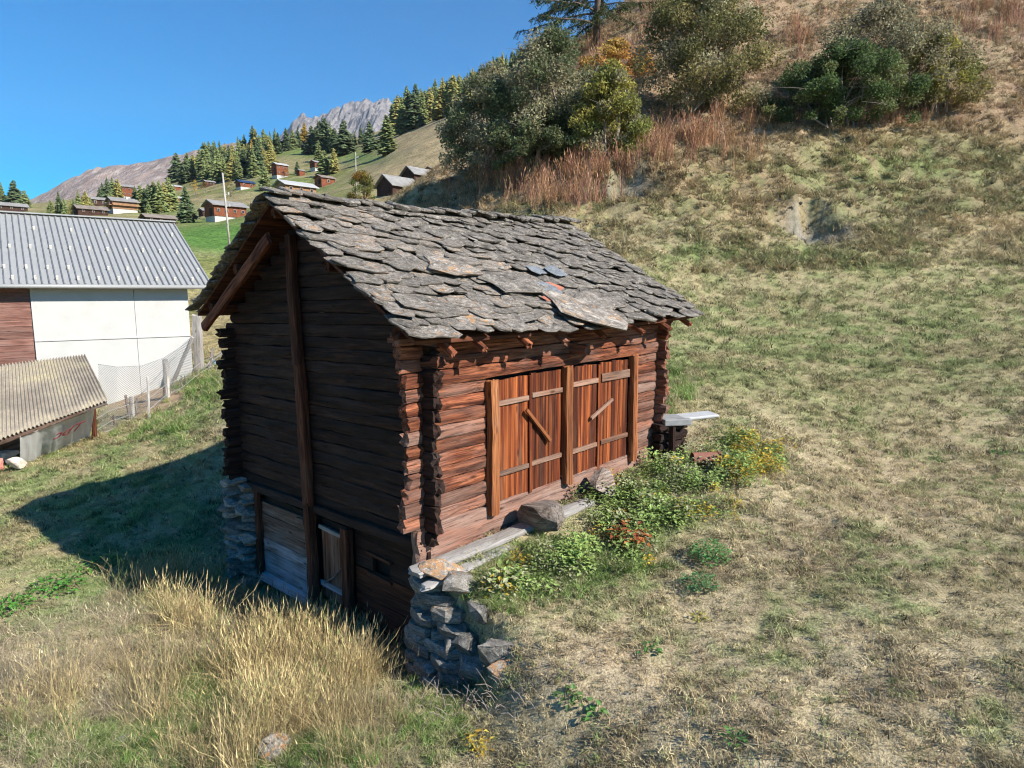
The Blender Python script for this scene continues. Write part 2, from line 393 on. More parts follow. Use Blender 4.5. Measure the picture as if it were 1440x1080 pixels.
# from here on the ground is read off its mesh (fast, and growth sits on the surface)
_ground_exact = ground; _GZ = gzv.reshape(ny, nx)
def ground(x, y):
    x = np.ravel(np.asarray(x, float)); y = np.ravel(np.asarray(y, float))
    i = np.clip(np.searchsorted(gx, x) - 1, 0, nx - 2); j = np.clip(np.searchsorted(gy, y) - 1, 0, ny - 2)
    a = np.clip((x - gx[i]) / (gx[i + 1] - gx[i]), 0, 1); b = np.clip((y - gy[j]) / (gy[j + 1] - gy[j]), 0, 1)
    return (_GZ[j, i] * (1 - a) + _GZ[j, i + 1] * a) * (1 - b) + (_GZ[j + 1, i] * (1 - a) + _GZ[j + 1, i + 1] * a) * b
gcol, _ = ground_colour(V[:, 0], V[:, 1], V[:, 2])
ground_o = link('ground', np_mesh('ground', V, Fq, turf_mat('dry_turf'), gcol), kind='structure')

# ------------------------------------------------------------------ the far hillside with the hamlet
far_pts = [(-150, 500, 32), (0, 500, 32), (150, 500, 32), (310, 500, 34), (450, 470, 34), (600, 400, 40), (840, 330, 60), (-150, 345, 60), (-150, 300, 200), (-150, 292, 500), (0, 345, 60), (0, 322, 110), (0, 305, 180), (0, 296, 300), (0, 291, 500), (150, 340, 60), (150, 318, 110), (150, 304, 160), (150, 291, 240), (150, 281, 400),
           (150, 276, 600), (310, 355, 65), (320, 335, 85), (315, 309, 140), (300, 290, 190), (290, 265, 300), (280, 248, 450), (390, 290, 130), (400, 255, 240), (395, 212, 380),
           (400, 208, 450), (455, 264, 210), (450, 240, 280), (450, 212, 360), (450, 207, 430), (520, 282, 115), (540, 264, 130), (540, 222, 230), (540, 205, 280),
           (540, 196, 340), (600, 252, 135), (620, 226, 160), (600, 200, 200), (620, 180, 240), (650, 155, 290), (650, 130, 400), (740, 110, 300), (740, 90, 400), (840, 60, 400), (720, 190, 180), (720, 280, 100), (560, 300, 80), (840, 160, 160), (280, 250, 650), (450, 206, 650), (540, 194, 650), (0, 288, 650)]
def _xt(p):
    w = at(*p); return (w.x / w.y * 2.0, math.log(w.y)), w.z / w.y
T_far = TPS([_xt(p)[0] for p in far_pts], [_xt(p)[1] for p in far_pts], .003)
def far_z(x, y):
    x = np.ravel(np.asarray(x, float)); y = np.ravel(np.asarray(y, float))
    return T_far(np.stack([x / y * 2.0, np.log(y)], 1)) * y + (fbm(x / 22, y / 22, 51, 4) - .5) * 2.2 * sstep(60, 160, y) + (fbm(x / 5, y / 5, 52, 3) - .5) * .7
def far_hit(px, py):
    d = np.geomspace(50, 640, 1500); X, v = (px - 720) / F_PX, (540 - py) / F_PX
    dy, dz = CP + v * SP, -SP + v * CP
    zz = far_z(X / dy * d, d); k = int(np.argmax(zz >= dz / dy * d))
    if k == 0: k = int(np.argmin(np.abs(zz - dz / dy * d)))
    return Vector((X / dy * d[k], d[k], zz[k]))
fX = np.linspace(-1.05, .32, 300); fD = np.geomspace(34, 640, 240)
FXX, FDD = np.meshgrid(fX, fD); fx, fy = (FXX * FDD).ravel(), FDD.ravel(); fz = far_z(fx, fy)
FV = np.stack([fx, fy, fz], 1); jj = np.arange(len(fX) * len(fD)).reshape(len(fD), len(fX))
FF = np.stack([jj[:-1, :-1].ravel(), jj[:-1, 1:].ravel(), jj[1:, 1:].ravel(), jj[1:, :-1].ravel()], 1)
fpx, fpy = project(fx, fy, fz)
n1 = fbm(fx / 14, fy / 14, 61, 4); n2 = fbm(fx / 4, fy / 4, 63, 3)
_m = lambda a, b, t: a * (1 - t[:, None]) + b * t[:, None]
fc = np.repeat(np.array((.20, .205, .075))[None], len(fx), 0)
fc = _m(fc, np.array((.33, .27, .15)), sstep(.42, .6, n1) * .8)
fc = _m(fc, np.array((.36, .28, .16)), sstep(470, 560, fpx) * sstep(80, 150, fy) * .9)
fc = _m(fc, np.array((.10, .20, .045)), np.clip(blob(fpx, fpy, 320, 335, 90, 22) * 1.5, 0, 1))
fc = _m(fc, np.array((.13, .21, .06)), np.clip(blob(fpx, fpy, 420, 208, 60, 14) + blob(fpx, fpy, 510, 222, 40, 10) + blob(fpx, fpy, 400, 262, 50, 12) + blob(fpx, fpy, 230, 296, 60, 8), 0, 1) * .8)
fc = fc * (.75 + .5 * n2)[:, None]
link('hillside', np_mesh('hillside', FV, FF, turf_mat('far_turf', 2.2, .6, .4), fc), kind='structure')

# ------------------------------------------------------------------ mountains
def mountain(name, prof, d0, d1, z0, cols, seed, rough):
    px_, py_ = zip(*prof); n = 260; k = 90
    X = np.linspace(min(px_), max(px_), n); T = np.interp(X, px_, py_); s = np.linspace(0, 1.25, k)
    VV = []
    for si in s:
        d = d0 + (d1 - d0) * si
        for xi, ti in zip(X, T):
            p = at(xi, ti, d1); zt = p.z
            h = si if si <= 1 else 2 - si
            x = p.x / p.y * d
            VV.append((x, d, z0 + (zt - z0) * h ** .9))
    VV = np.array(VV)
    rr = (fbm(VV[:, 0] / 260, VV[:, 1] / 420, seed, 6, .58) - .5); gul = np.abs(fbm(VV[:, 0] / 90, VV[:, 1] / 700, seed + 9, 4, .6) - .5)
    VV[:, 2] += rr * rough + gul * rough * .9 - rough * .12
    jj = np.arange(n * k).reshape(k, n)
    FF = np.stack([jj[:-1, :-1].ravel(), jj[:-1, 1:].ravel(), jj[1:, 1:].ravel(), jj[1:, :-1].ravel()], 1)
    m, nt, b = newmat(name + '_rock')
    pos = nd(nt, 'NewGeometry').outputs['Position']
    st = nd(nt, 'Mapping', {'Vector': pos, 'Scale': (1, .25, .55)}).outputs[0]
    a1 = noise(nt, st, .012, 9, .7); a2 = noise(nt, st, .05, 6, .7)
    c = ramp(nt, a1, [(.36, cols[0]), (.5, cols[1]), (.64, cols[2])])
    c = mixc(nt, ramp(nt, a2, [(.5, 0), (.62, .7)]), c, cols[3])
    nt.links.new(c, b.inputs['Base Color']); b.inputs['Roughness'].default_value = 1; bump(nt, b, math_(nt, 'ADD', a1, math_(nt, 'MULTIPLY', a2, .5)), .7, 14)
    link(name, np_mesh(name, VV, FF, m, None, False), kind='structure')
mountain('scree_mountain', [(-60, 330), (20, 292), (50, 276), (90, 254), (130, 240), (165, 231), (195, 226), (225, 221), (255, 217), (285, 207), (320, 198), (360, 200), (420, 205), (480, 230)],
         1700, 2900, 120, ((.17, .125, .105), (.225, .165, .14), (.27, .215, .185), (.36, .32, .29)), 71, 55)
mountain('rocky_peak', [(330, 250), (400, 190), (430, 173), (455, 164), (475, 160), (490, 156), (505, 146), (520, 141), (535, 135), (548, 138), (560, 150), (600, 175), (680, 220)],
         2600, 4300, 250, ((.09, .085, .095), (.15, .14, .145), (.22, .205, .20), (.30, .28, .26)), 83, 200)
# ------------------------------------------------------------------ the log barn
R = random.Random(7)
def log_mesh(L, h, th, seed, mat, rough=.5, seg=.22, ends=(1, 1)):
    """hewn log along X, centred; uneven edges, cracked ends"""
    r = random.Random(seed); n = max(2, int(L / seg)); V = []; Fc = []
    ch = .013; k = 12
    prof = [(-.5, -.5, 1, 1), (-.5, -.17, 0, 0), (-.5, .17, 0, 0), (-.5, .5, 1, -1), (-.17, .5, 0, 0), (.17, .5, 0, 0), (.5, .5, -1, -1), (.5, .17, 0, 0), (.5, -.17, 0, 0), (.5, -.5, -1, 1), (.17, -.5, 0, 0), (-.17, -.5, 0, 0)]
    ph = [r.random() * 6.28 for _ in range(6)]
    xs = [-L / 2 + L * i / n for i in range(n + 1)]
    for i, x in enumerate(xs):
        wob = .010 * math.sin(x * 1.7 + ph[0]) + .005 * math.sin(x * 4.3 + ph[1]); wz = .006 * math.sin(x * 1.3 + ph[2]) + .004 * math.sin(x * 5.1 + ph[3])
        hs = 1 + .03 * math.sin(x * 2.1 + ph[4]) + .02 * math.sin(x * 6.3 + ph[5])
        e = 1.0
        for (py, pz, cy, cz) in prof:
            y = py * th + cy * ch + wob + r.gauss(0, .0035 * (1 + rough)); z = pz * h * hs + cz * ch * .6 + wz + r.gauss(0, .0035 * (1 + rough))
            xx = x
            if (i == 0 and ends[0]) or (i == n and ends[1]): xx += r.gauss(0, .012 + .02 * rough); y *= 1 - .10 * rough * r.random(); z *= 1 - .10 * rough * r.random()
            V.append((xx, y, z))
    for i in range(n):
        for j in range(k): Fc.append((i * k + j, i * k + (j + 1) % k, (i + 1) * k + (j + 1) % k, (i + 1) * k + j))
    for base, sgn, xe in ((0, 1, xs[0]), (n * k, -1, xs[-1])):
        cidx = len(V); V.append((xe - sgn * r.uniform(-.01, .03), 0, 0))
        for j in range(k):
            a, b_ = base + j, base + (j + 1) % k
            Fc.append((cidx, b_, a) if sgn > 0 else (cidx, a, b_))
    return mesh('log', V, Fc, mat)
def beam(name, p0, p1, h, th, mat, parent, seed=None, rough=.3, up=(0, 0, 1), weather=None, seg=.25, **kw):
    p0, p1 = Vector(p0), Vector(p1); L = (p1 - p0).length
    o = link(name, log_mesh(L, h, th, seed if seed is not None else R.randrange(10 ** 6), mat, rough, seg), parent, frame((p0 + p1) / 2, p1 - p0, z=up), **kw)
    o['weather'] = R.uniform(-.1, .1) if weather is None else weather
    return o
def board_mesh(L, h, th, seed, mat, warp=.004):
    r = random.Random(seed); n = max(2, int(L / .3)); V = []; Fc = []; p1, p2 = r.random() * 6, r.random() * 6
    for i in range(n + 1):
        x = -L / 2 + L * i / n; e = h / 2 + r.gauss(0, warp * .5); f = h / 2 + r.gauss(0, warp * .5); o = warp * math.sin(x * 2 + p1)
        if i in (0, n): x += r.gauss(0, .006)
        V += [(x, -th / 2 + o, -e), (x, th / 2 + o, -e), (x, th / 2 + o + r.gauss(0, .001), f), (x, -th / 2 + o + r.gauss(0, .001), f)]
    for i in range(n):
        for j in range(4): Fc.append((i * 4 + j, (i + 1) * 4 + j, (i + 1) * 4 + (j + 1) % 4, i * 4 + (j + 1) % 4))
    Fc += [(0, 1, 2, 3), (n * 4 + 3, n * 4 + 2, n * 4 + 1, n * 4)]
    return mesh('plank', V, Fc, mat)
def plank(name, p0, p1, h, th, mat, parent, up, weather=None, **kw):
    p0, p1 = Vector(p0), Vector(p1)
    o = link(name, board_mesh((p1 - p0).length, h, th, R.randrange(10 ** 6), mat), parent, frame((p0 + p1) / 2, p1 - p0, z=up), **kw)
    o['weather'] = R.uniform(-.12, .12) if weather is None else weather
    return o

barn = empty('log_barn', H(0, 0, -5.1), 'old sunburnt log barn with a stone slab roof, in the middle of the picture', 'barn')
BM = frame(H(0, 0, 0), HU)
def bpart(name, mat, boxes, weather=None):
    mb = MB()
    for c, d in boxes: mb.box(c, d, BM)
    return mb.build(name, mat, barn, BM)
front_wall = bpart('front_wall', DARK, [((BL / 2, .19, -2.1), (BL - .1, .06, 3.2))])
gable_wall = bpart('gable_wall', DARK, [((.19, BW / 2, -2.1), (.06, BW - .5, 3.1)), ((.19, BW / 2, -4.4), (.06, BW - .3, 1.6))])
rear_wall = bpart('rear_wall', DARK, [((BL / 2, BW - .19, -2.8), (BL - .1, .06, 4.6))])
far_gable_wall = bpart('far_gable_wall', DARK, [((BL - .19, BW / 2, -2.1), (.06, BW - .5, 3.1))])
RZ, RW = 1.60, 3.17                       # ridge height and place
SLF, SLR = .575, .60                      # roof slopes, front and rear
tilt = lambda u, w: .014 * u - .025 * w
def roof_under(w): return RZ - .24 - (SLF * (RW - w) if w < RW else SLR * (w - RW))

# front wall: sill, courses left and right of the doors, lintel, top logs
z = -3.74
beam('log', H(-.12, .07, z + .13 - .02), H(BL + .1, .07, z + .13 + .09), .58, .18, WOOD_RED, front_wall, 11, .5, weather=.62)
z = -3.33; nF = 10; hF = 2.02 / nF
for i in range(nF):
    hh = hF * (.985); zc = z + hF * (i + .5); wl = .34 - .5 * (i / nF) + R.uniform(-.42, .45)
    o1 = -.27 + R.uniform(-.06, .05); off = R.uniform(-.012, .012)
    beam('log', H(o1, .07 + off, zc + .0), H(1.285, .07 + off, zc + .018), hh * R.uniform(.98, 1.04), .15, WOOD_RED, front_wall, None, .6, weather=wl)
    beam('log', H(5.47, .07 + off, zc + .075), H(BL + .24 + R.uniform(-.05, .06), .07 + off, zc + .09), hh * R.uniform(.98, 1.04), .15, WOOD_RED, front_wall, None, .6, weather=wl + .15)
z = -1.31
for i, (hh, o) in enumerate(((.215, .035), (.195, .0), (.18, .01), (.20, .02))):
    beam('log', H(-.30 - .03 * i, .07 - o, z + hh / 2), H(BL + .28 + .04 * i, .07 - o, z + hh / 2 + .09), hh * .97, .16, WOOD_RED, front_wall, None, .4, weather=-.25 + .06 * i)
    z += hh
# gable logs, near gable (interleaved half a course)
def gable_logs(uo, parent, mat, s, fr):
    z = -3.60; i = 0
    while z < roof_under(RW) - .12:
        hh = R.uniform(.18, .215); zt = z + hh
        wlo = max(-.2 + R.uniform(-.07, .06) if z < -.75 else -9, RW - (RZ - .27 - zt) / SLF)
        whi = min(BW + .2 + R.uniform(-.05, .05), RW + (RZ - .27 - zt) / SLR)
        if whi - wlo < .35: break
        off = R.uniform(-.016, .016)
        beam('log', H(uo + off, wlo, z + hh / 2 + tilt(uo, wlo)), H(uo + off, whi, z + hh / 2 + tilt(uo, whi)), hh * R.uniform(.99, 1.04), .15, mat, parent, None, .9 if z < -.75 else .2, weather=(.12 - .3 * (z + 3.6) / 5 + R.uniform(-.1, .12)))
        z = zt; i += 1
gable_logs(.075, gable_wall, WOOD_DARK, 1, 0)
gable_logs(BL - .075, far_gable_wall, WOOD_RED, -1, 1)
zz = -3.65
while zz < -.55:
    hh = R.uniform(.18, .21)
    beam('log', H(-.26 + R.uniform(-.06, .05), BW - .075, zz + hh / 2 - .15), H(BL + .2, BW - .075, zz + hh / 2 - .06), hh * .97, .15, WOOD_DARK, rear_wall, None, .8, weather=.05)
    zz += hh
# gable timbers
def gpost(name, w0, z0, w1, z1, wd, th, u=-.07, mat=WOOD_BROWN, parent=barn, weather=None):
    return beam(name, H(u, w0, z0), H(u, w1, z1), wd, th, mat, parent, None, .2, up=HW, weather=weather)
gpost('wall_post', 3.22, .95, 3.12, -1.22, .20, .14, -.09)
gpost('wall_post', 3.09, -1.2, 2.97, -3.62, .21, .15, -.10)
gpost('door_frame_post', 2.96, -3.60, 2.92, -5.45, .20, .15, -.11)
gpost('door_frame_post', 1.86, -3.78, 1.84, -5.35, .19, .15, -.09)
gpost('door_frame_post', 4.98, -3.78, 4.98, -5.50, .13, .12, -.05)
beam('lintel', H(-.04, -.0, -3.60), H(-.04, 5.25, -3.76), .15, .14, WOOD_DARK, barn, None, .4, weather=.35)
beam('verge_beam', H(-.40, 3.30, .90), H(-.40, 6.05, -.66), .20, .10, WOOD_RED, barn, None, .2, up=(0, 0, 1), weather=-.6)
WOOD_BATTEN = wood('batten_wood', (.05, .022, .013), (.19, .09, .052), (.30, .155, .10), (.30, .215, .17), .15, .5)
# lower storey of the gable side: big boarded hatch, small door, board wall with an air hole
hatch = bpart('boarded_hatch', DARK, [((.10, 3.95, -4.68), (.05, 1.86, 1.55))])
LIME = wood('limewashed_board', (.07, .05, .045), (.17, .14, .13), (.30, .28, .29), (.55, .55, .60), .35, .5)
for i in range(6):
    z1 = -3.98 - i * .245
    plank('plank', H(.035, 3.05, z1 - .12), H(.035, 4.93, z1 - .12 - .04), .235, .05, LIME if i > 2 else WOOD_DULL, hatch, (0, 0, 1), weather=(-.3, -.2, -.05, -.1, .12, .3)[i])
plank('sill_board', H(-.02, 2.9, -5.50), H(-.02, 5.02, -5.55), .16, .10, LIME, hatch, (0, 0, 1), weather=.6)
plank('latch', H(-.015, 3.55, -4.06), H(-.015, 3.30, -4.05), .10, .07, WOOD_DULL, hatch, (0, 0, 1))
sdoor = bpart('stable_door', DARK, [((.10, 2.38, -4.55), (.05, .92, 1.35))])
for i in range(3):
    w0 = 2.09 + i * .28
    plank('plank', H(.03 + .004 * i, w0, -3.98), H(.03 + .004 * i, w0, -5.25), .27, .045, WOOD_BATTEN, sdoor, HW, weather=(.1, .0, -.2)[i])
plank('batten', H(-.005, 1.98, -5.02), H(-.005, 2.82, -5.02), .09, .03, LIME, sdoor, (0, 0, 1), weather=.1)
plank('batten', H(-.005, 1.98, -4.02), H(-.005, 2.82, -4.00), .07, .03, WOOD_GREY, sdoor, (0, 0, 1), weather=.2)
mb = MB(); mb.tube([H(-.02, 2.70, -5.0), H(-.045, 2.35, -4.78), H(-.02, 1.98, -4.42)], .016, 6); mb.build('stick', WOOD_DULL, sdoor, frame(H(0, 2.4, -4.7), HW))
lowwall = bpart('lower_wall', DARK, [((.16, .9, -4.5), (.04, 1.75, 1.7))])
z1 = -3.70
for i, hh in enumerate((.19, .22, .28, .23, .25, .24, .24)):
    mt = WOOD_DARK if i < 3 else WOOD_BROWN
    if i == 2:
        plank('plank', H(.05, -.02, z1 - hh / 2), H(.05, .86, z1 - hh / 2), hh * .97, .06, mt, lowwall, (0, 0, 1), weather=.1)
        plank('plank', H(.05, 1.32, z1 - hh / 2), H(.05, 1.78, z1 - hh / 2 - .01), hh * .97, .06, mt, lowwall, (0, 0, 1), weather=.1)
    else:
        plank('plank', H(.05, -.04, z1 - hh / 2), H(.05, 1.78, z1 - hh / 2 - .02), hh * .97, .06, mt, lowwall, (0, 0, 1), weather=-.1)
    z1 -= hh
plank('hole_frame', H(.0, .80, -4.10), H(.0, 1.42, -4.09), .05, .05, WOOD_BROWN, lowwall, (0, 0, 1), weather=.0)
plank('hole_frame', H(.0, .80, -4.44), H(.0, 1.42, -4.43), .06, .05, WOOD_BROWN, lowwall, (0, 0, 1), weather=.2)

# hay doors on the front
def fpost(u0, z0, z1, wd, w=-.055, weather=0.0):
    return beam('door_post', H(u0, w, z0), H(u0, w, z1), wd, .15, WOOD_POST, barn, None, .15, up=HU, weather=weather)
fpost(1.36, -3.46, -1.33, .19, weather=-.1); fpost(3.26, -3.37, -1.27, .20, weather=-.1); fpost(5.40, -3.36, -1.22, .17, weather=.15)
def leaf(u0, u1, z0, z1, n, wt, battens):
    d = link('hay_door', None, barn, frame(H(u0, .02, z0), HU)); u = u0; ws = [R.uniform(.7, 1.3) for _ in range(n)]; s = sum(ws)
    for x in ws:
        wdt = (u1 - u0) * x / s; um = u + wdt / 2
        off = R.uniform(-.006, .006)
        plank('plank', H(um, .025 + off, z0 + R.uniform(0, .012)), H(um, .025 + off, z1 + R.uniform(-.01, 0)), wdt * .975, .035, WOOD_DOOR, d, HU, weather=R.uniform(-.25, .1) + wt)
        u += wdt
    for zb, hb in battens:
        plank('batten', H(u0 + .01, -.012, zb), H(u1 - .01, -.012, zb + .01), hb, .04, WOOD_BATTEN, d, (0, 0, 1), weather=.1)
    return d
zb, zt = -3.33, -1.34
d1 = leaf(1.46, 2.26, zb, zt, 6, 0, ((-2.86, .075), (-1.72, .075)))
d2 = leaf(2.33, 3.15, zb + .01, zt + .02, 7, 0, ((-2.84, .075), (-1.68, .075)))
d3 = leaf(3.38, 4.22, zb + .02, zt + .04, 6, 0, ((-2.84, .08), (-1.62, .085)))
d4 = leaf(4.33, 5.29, zb + .03, zt + .05, 7, -.05, ((-2.82, .08), (-1.58, .15)))
plank('cover_strip', H(2.30, -.005, zb), H(2.30, -.005, zt), .06, .04, WOOD_DOOR, d1, HU, weather=-.2)
plank('cover_strip', H(4.28, .002, zb), H(4.28, .002, zt), .07, .04, WOOD_DOOR, d3, HU, weather=-.4)
plank('latch_bar', H(2.16, -.06, -1.90), H(2.78, -.06, -2.52), .055, .045, WOOD_POST, d2, (0, 0, 1), weather=.0)
plank('latch_bar', H(3.98, -.05, -2.30), H(4.66, -.05, -2.02), .05, .045, WOOD_BATTEN, d3, (0, 0, 1), weather=.35)

# roof: boards, purlins, rafter tails, then the stone slabs
RU0, RU1 = -.50, BL + .68
WE, WR = -.52, BW + .55
roof_mb = MB()
def rp(u, w, dz=0):
    sag = -.05 * math.sin(math.pi * (u - RU0) / (RU1 - RU0)) + .018 * u
    return H(u, w, (RZ - (SLF * (RW - w) if w < RW else SLR * (w - RW))) + sag + dz)
for wa, wb in ((WE, RW), (RW, WR)):
    Vv = []
    for dz in (-.14, -.19):
        for k in range(9):
            u = RU0 + .06 + (RU1 - RU0 - .12) * k / 8
            Vv += [rp(u, wa + (.1 if wa == WE else 0), dz), rp(u, wb - (.1 if wb == WR else 0), dz)]
    Fc = []
    for k in range(8):
        a = 2 * k; Fc.append((a, a + 1, a + 3, a + 2)); b_ = 18 + 2 * k; Fc.append((b_, b_ + 2, b_ + 3, b_ + 1))
        Fc.append((a, a + 2, b_ + 2, b_)); Fc.append((a + 1, b_ + 1, b_ + 3, a + 3))
    Fc += [(0, 18, 19, 1), (16, 17, 35, 34)]
    roof_mb.add(Vv, Fc)
roof = roof_mb.build('roof', WOOD_BROWN, barn, BM)
for w in (.02, 1.65, RW, 4.6, BW - .05):
    zz = roof_under(w) - .08
    p = beam('purlin', H(-.40, w, zz), H(BL + .38, w, zz + .11), .17, .16, WOOD_BROWN, roof, None, .3, weather=-.2)
for u in (.10, .75, 1.72, 2.62, 3.75, 4.95, 5.9, 6.82):
    a, b_ = rp(u, WE + .02 + R.uniform(-.05, .05), -.27), rp(u, 1.2, -.27)
    beam('rafter', a, b_, .10, .11, WOOD_RED, roof, None, .2, weather=-.3)
for u in (1.2, 2.8, 4.4):
    beam('rafter', rp(u, WR - .15, -.27), rp(u, 4.0, -.27), .11, .10, WOOD_BROWN, roof, None, .2, weather=-.1)
for u, w0, zz in ((.06, -.36, -.93), (3.45, -.34, -.98), (-.02, -.30, -.62)):
    beam('beam_end', H(u, w0, zz), H(u, .6, zz), .17, .16, WOOD_RED, front_wall, None, .7, weather=-.1)

def slab_mesh(seed, mat):
    """flat split stone about 1 x 1, 1 thick before scaling: chipped outline, stepped faces"""
    r = random.Random(seed); n = r.choice((9, 10, 11, 12)); V = []; Fc = []
    ang = [2 * math.pi * (k + r.uniform(-.3, .3)) / n for k in range(n)]
    rad = []
    for a in ang:
        q = min(1 / max(abs(math.cos(a)), 1e-3), 1 / max(abs(math.sin(a)), 1e-3)) * .5
        rad.append(min(q, .60) * r.uniform(.74, 1.10))
    lay = ((.88, .5, .10), (1.0, .18, .05), (.97, -.25, .05), (.90, -.5, .04))
    for s, zz, j in lay:
        for a, q in zip(ang, rad):
            ss = s * r.uniform(1 - j, 1 + j * .5)
            V.append((math.cos(a) * q * ss, math.sin(a) * q * ss, zz + r.uniform(-.1, .1)))
    for l in range(3):
        for k in range(n): Fc.append((l * n + k, (l + 1) * n + k, (l + 1) * n + (k + 1) % n, l * n + (k + 1) % n))
    V.append((r.uniform(-.1, .1), r.uniform(-.1, .1), .5 + r.uniform(-.1, .22))); c = len(V) - 1
    for k in range(n): Fc.append((c, k, (k + 1) % n))
    Fc.append(tuple(range(3 * n, 4 * n))[::-1])
    return mesh('stone_slab', V, Fc, mat)
slabs = [slab_mesh(100 + i, SLAB) for i in range(22)]
slab_jobs = []
nrow = 29
for front in (True, False):
    w_e = WE if front else WR
    run = (RW - w_e) if front else (w_e - RW)
    slope = SLF if front else SLR
    ang = math.atan(slope); Ls = run / math.cos(ang)
    nr = nrow if front else 24
    for r_ in range(nr):
        s0 = (r_ + R.uniform(-.12, .12)) * (Ls - .05) / nr
        u = RU0 - R.uniform(.02, .12)
        while u < RU1:
            big = R.random() < .10
            wd = R.uniform(.22, .55) * (1.6 if big else 1.0); ln = R.uniform(.32, .50) * (1.3 if big else 1)
            if u + wd > RU1 + .15: wd = max(.3, RU1 + R.uniform(.0, .12) - u)
            uc = u + wd / 2; sc_ = s0 + ln / 2 - .06 + R.uniform(-.05, .05) - (.05 if r_ == 0 else 0)
            if sc_ + ln * .35 > Ls: sc_ = Ls - ln * .35
            wloc = (WE + sc_ * math.cos(ang)) if front else (WR - sc_ * math.cos(ang))
            sgn = 1 if front else -1
            xdir = HU; sdir = (HW * sgn * math.cos(ang) + Vector((0, 0, math.sin(ang)))).normalized()
            nrm = Vector((-sdir.x * math.tan(ang), -sdir.y * math.tan(ang), 0)); nrm = (HW * -sgn * math.sin(ang) + Vector((0, 0, math.cos(ang)))).normalized()
            th = R.uniform(.020, .055) * (1.15 if big else 1)
            pos = rp(uc, wloc, -.015 + R.uniform(-.045, .05))
            Mr = Matrix((xdir * 1, sdir, nrm)).transposed()
            if Mr.determinant() < 0: Mr = Matrix((-xdir, sdir, nrm)).transposed()
            E = Matrix.Rotation(R.uniform(-.24, .24), 3, 'Z') @ Matrix.Rotation(-(.15 + R.uniform(-.07, .08)), 3, 'X') @ Matrix.Rotation(R.uniform(-.06, .06), 3, 'Y')
            M = (Mr @ E).to_4x4() @ Matrix.Diagonal((wd * 1.14, ln * 1.12, th, 1)); M.translation = pos
            vis = front or u < .55
            slab_jobs.append((front, vis, uc, M, R.choice(slabs), R.random()))
            u += wd * R.uniform(.86, 1.0)
# ridge cap stones
u = RU0 - .05
while u < RU1:
    wd = R.uniform(.24, .52)
    for sgn in (1, -1):
        sdir = (HW * sgn * math.cos(.25) + Vector((0, 0, math.sin(.25)))); nrm = (HW * -sgn * math.sin(.25) + Vector((0, 0, math.cos(.25))))
        Mr = Matrix((HU * sgn, sdir, nrm)).transposed()
        M = (Mr @ Matrix.Rotation(R.uniform(-.4, .4), 3, 'Z') @ Matrix.Rotation(R.uniform(-.12, .12), 3, 'Y')).to_4x4() @ Matrix.Diagonal((wd * 1.15, R.uniform(.34, .58), R.uniform(.04, .09), 1))
        M.translation = rp(u + wd / 2, RW - sgn * .12, .04 + (.05 if sgn > 0 else 0) + R.uniform(-.03, .05)); slab_jobs.append((sgn > 0, True if sgn > 0 else u < .6, u + wd / 2, M, R.choice(slabs), 0))
    u += wd * .9
cand = [j for j in slab_jobs if j[1]]
cand.sort(key=lambda j: (j[3].translation - Vector((0, 0, 0))).length)
single = cand[:286]; ids = set(id(j) for j in single); rest = [j for j in slab_jobs if id(j) not in ids]
for j in single: link('stone_slab', j[4], roof, j[3])
mb = MB()
for j in rest: mb.add([j[3] @ v.co for v in j[4].vertices], [tuple(p.vertices) for p in j[4].polygons])
o = mb.build('stone_slabs', SLAB, roof, BM); o['kind'] = 'stuff'
def special(u, s, wd, ln, th, rot, mat, seed, lift=.06, tl=.05, w_off=0):
    ang = math.atan(SLF); wl = WE + s * math.cos(ang)
    sdir = HW * math.cos(ang) + Vector((0, 0, math.sin(ang))); nrm = -HW * math.sin(ang) + Vector((0, 0, math.cos(ang)))
    M = (Matrix((HU, sdir, nrm)).transposed() @ Matrix.Rotation(rot, 3, 'Z') @ Matrix.Rotation(-tl, 3, 'X')).to_4x4() @ Matrix.Diagonal((wd, ln, th, 1))
    M.translation = rp(u, wl, lift)
    return link('stone_slab', slab_mesh(seed, mat), roof, M)
special(3.42, .24, 1.55, 1.25, .065, -.45, SLAB, 301, .10, .06)['label'] = 'big slab hanging down over the eave'
special(2.55, 1.25, 1.35, .85, .05, .1, SLAB, 302, .08, .07)
special(1.55, 1.75, 1.15, .75, .05, -.1, SLAB, 303, .08, .07)
special(4.15, .55, 1.2, .85, .05, .2, SLAB, 305, .07, .06)
special(4.05, 1.62, .55, .42, .015, .3, SLATE, 306, .10, .03)['label'] = 'smooth blue grey replacement slate'
special(3.20, 1.05, .75, .50, .015, -.2, SLATE, 307, .075, .03)
special(3.35, 1.10, .75, .40, .014, .35, SLATE_R, 308, .066, .03)['label'] = 'rust red replacement slate'
special(2.95, .72, .40, .26, .014, .1, SLATE_R, 309, .07, .03)
special(3.55, 1.70, .42, .38, .014, .1, SLATE, 310, .085, .03)

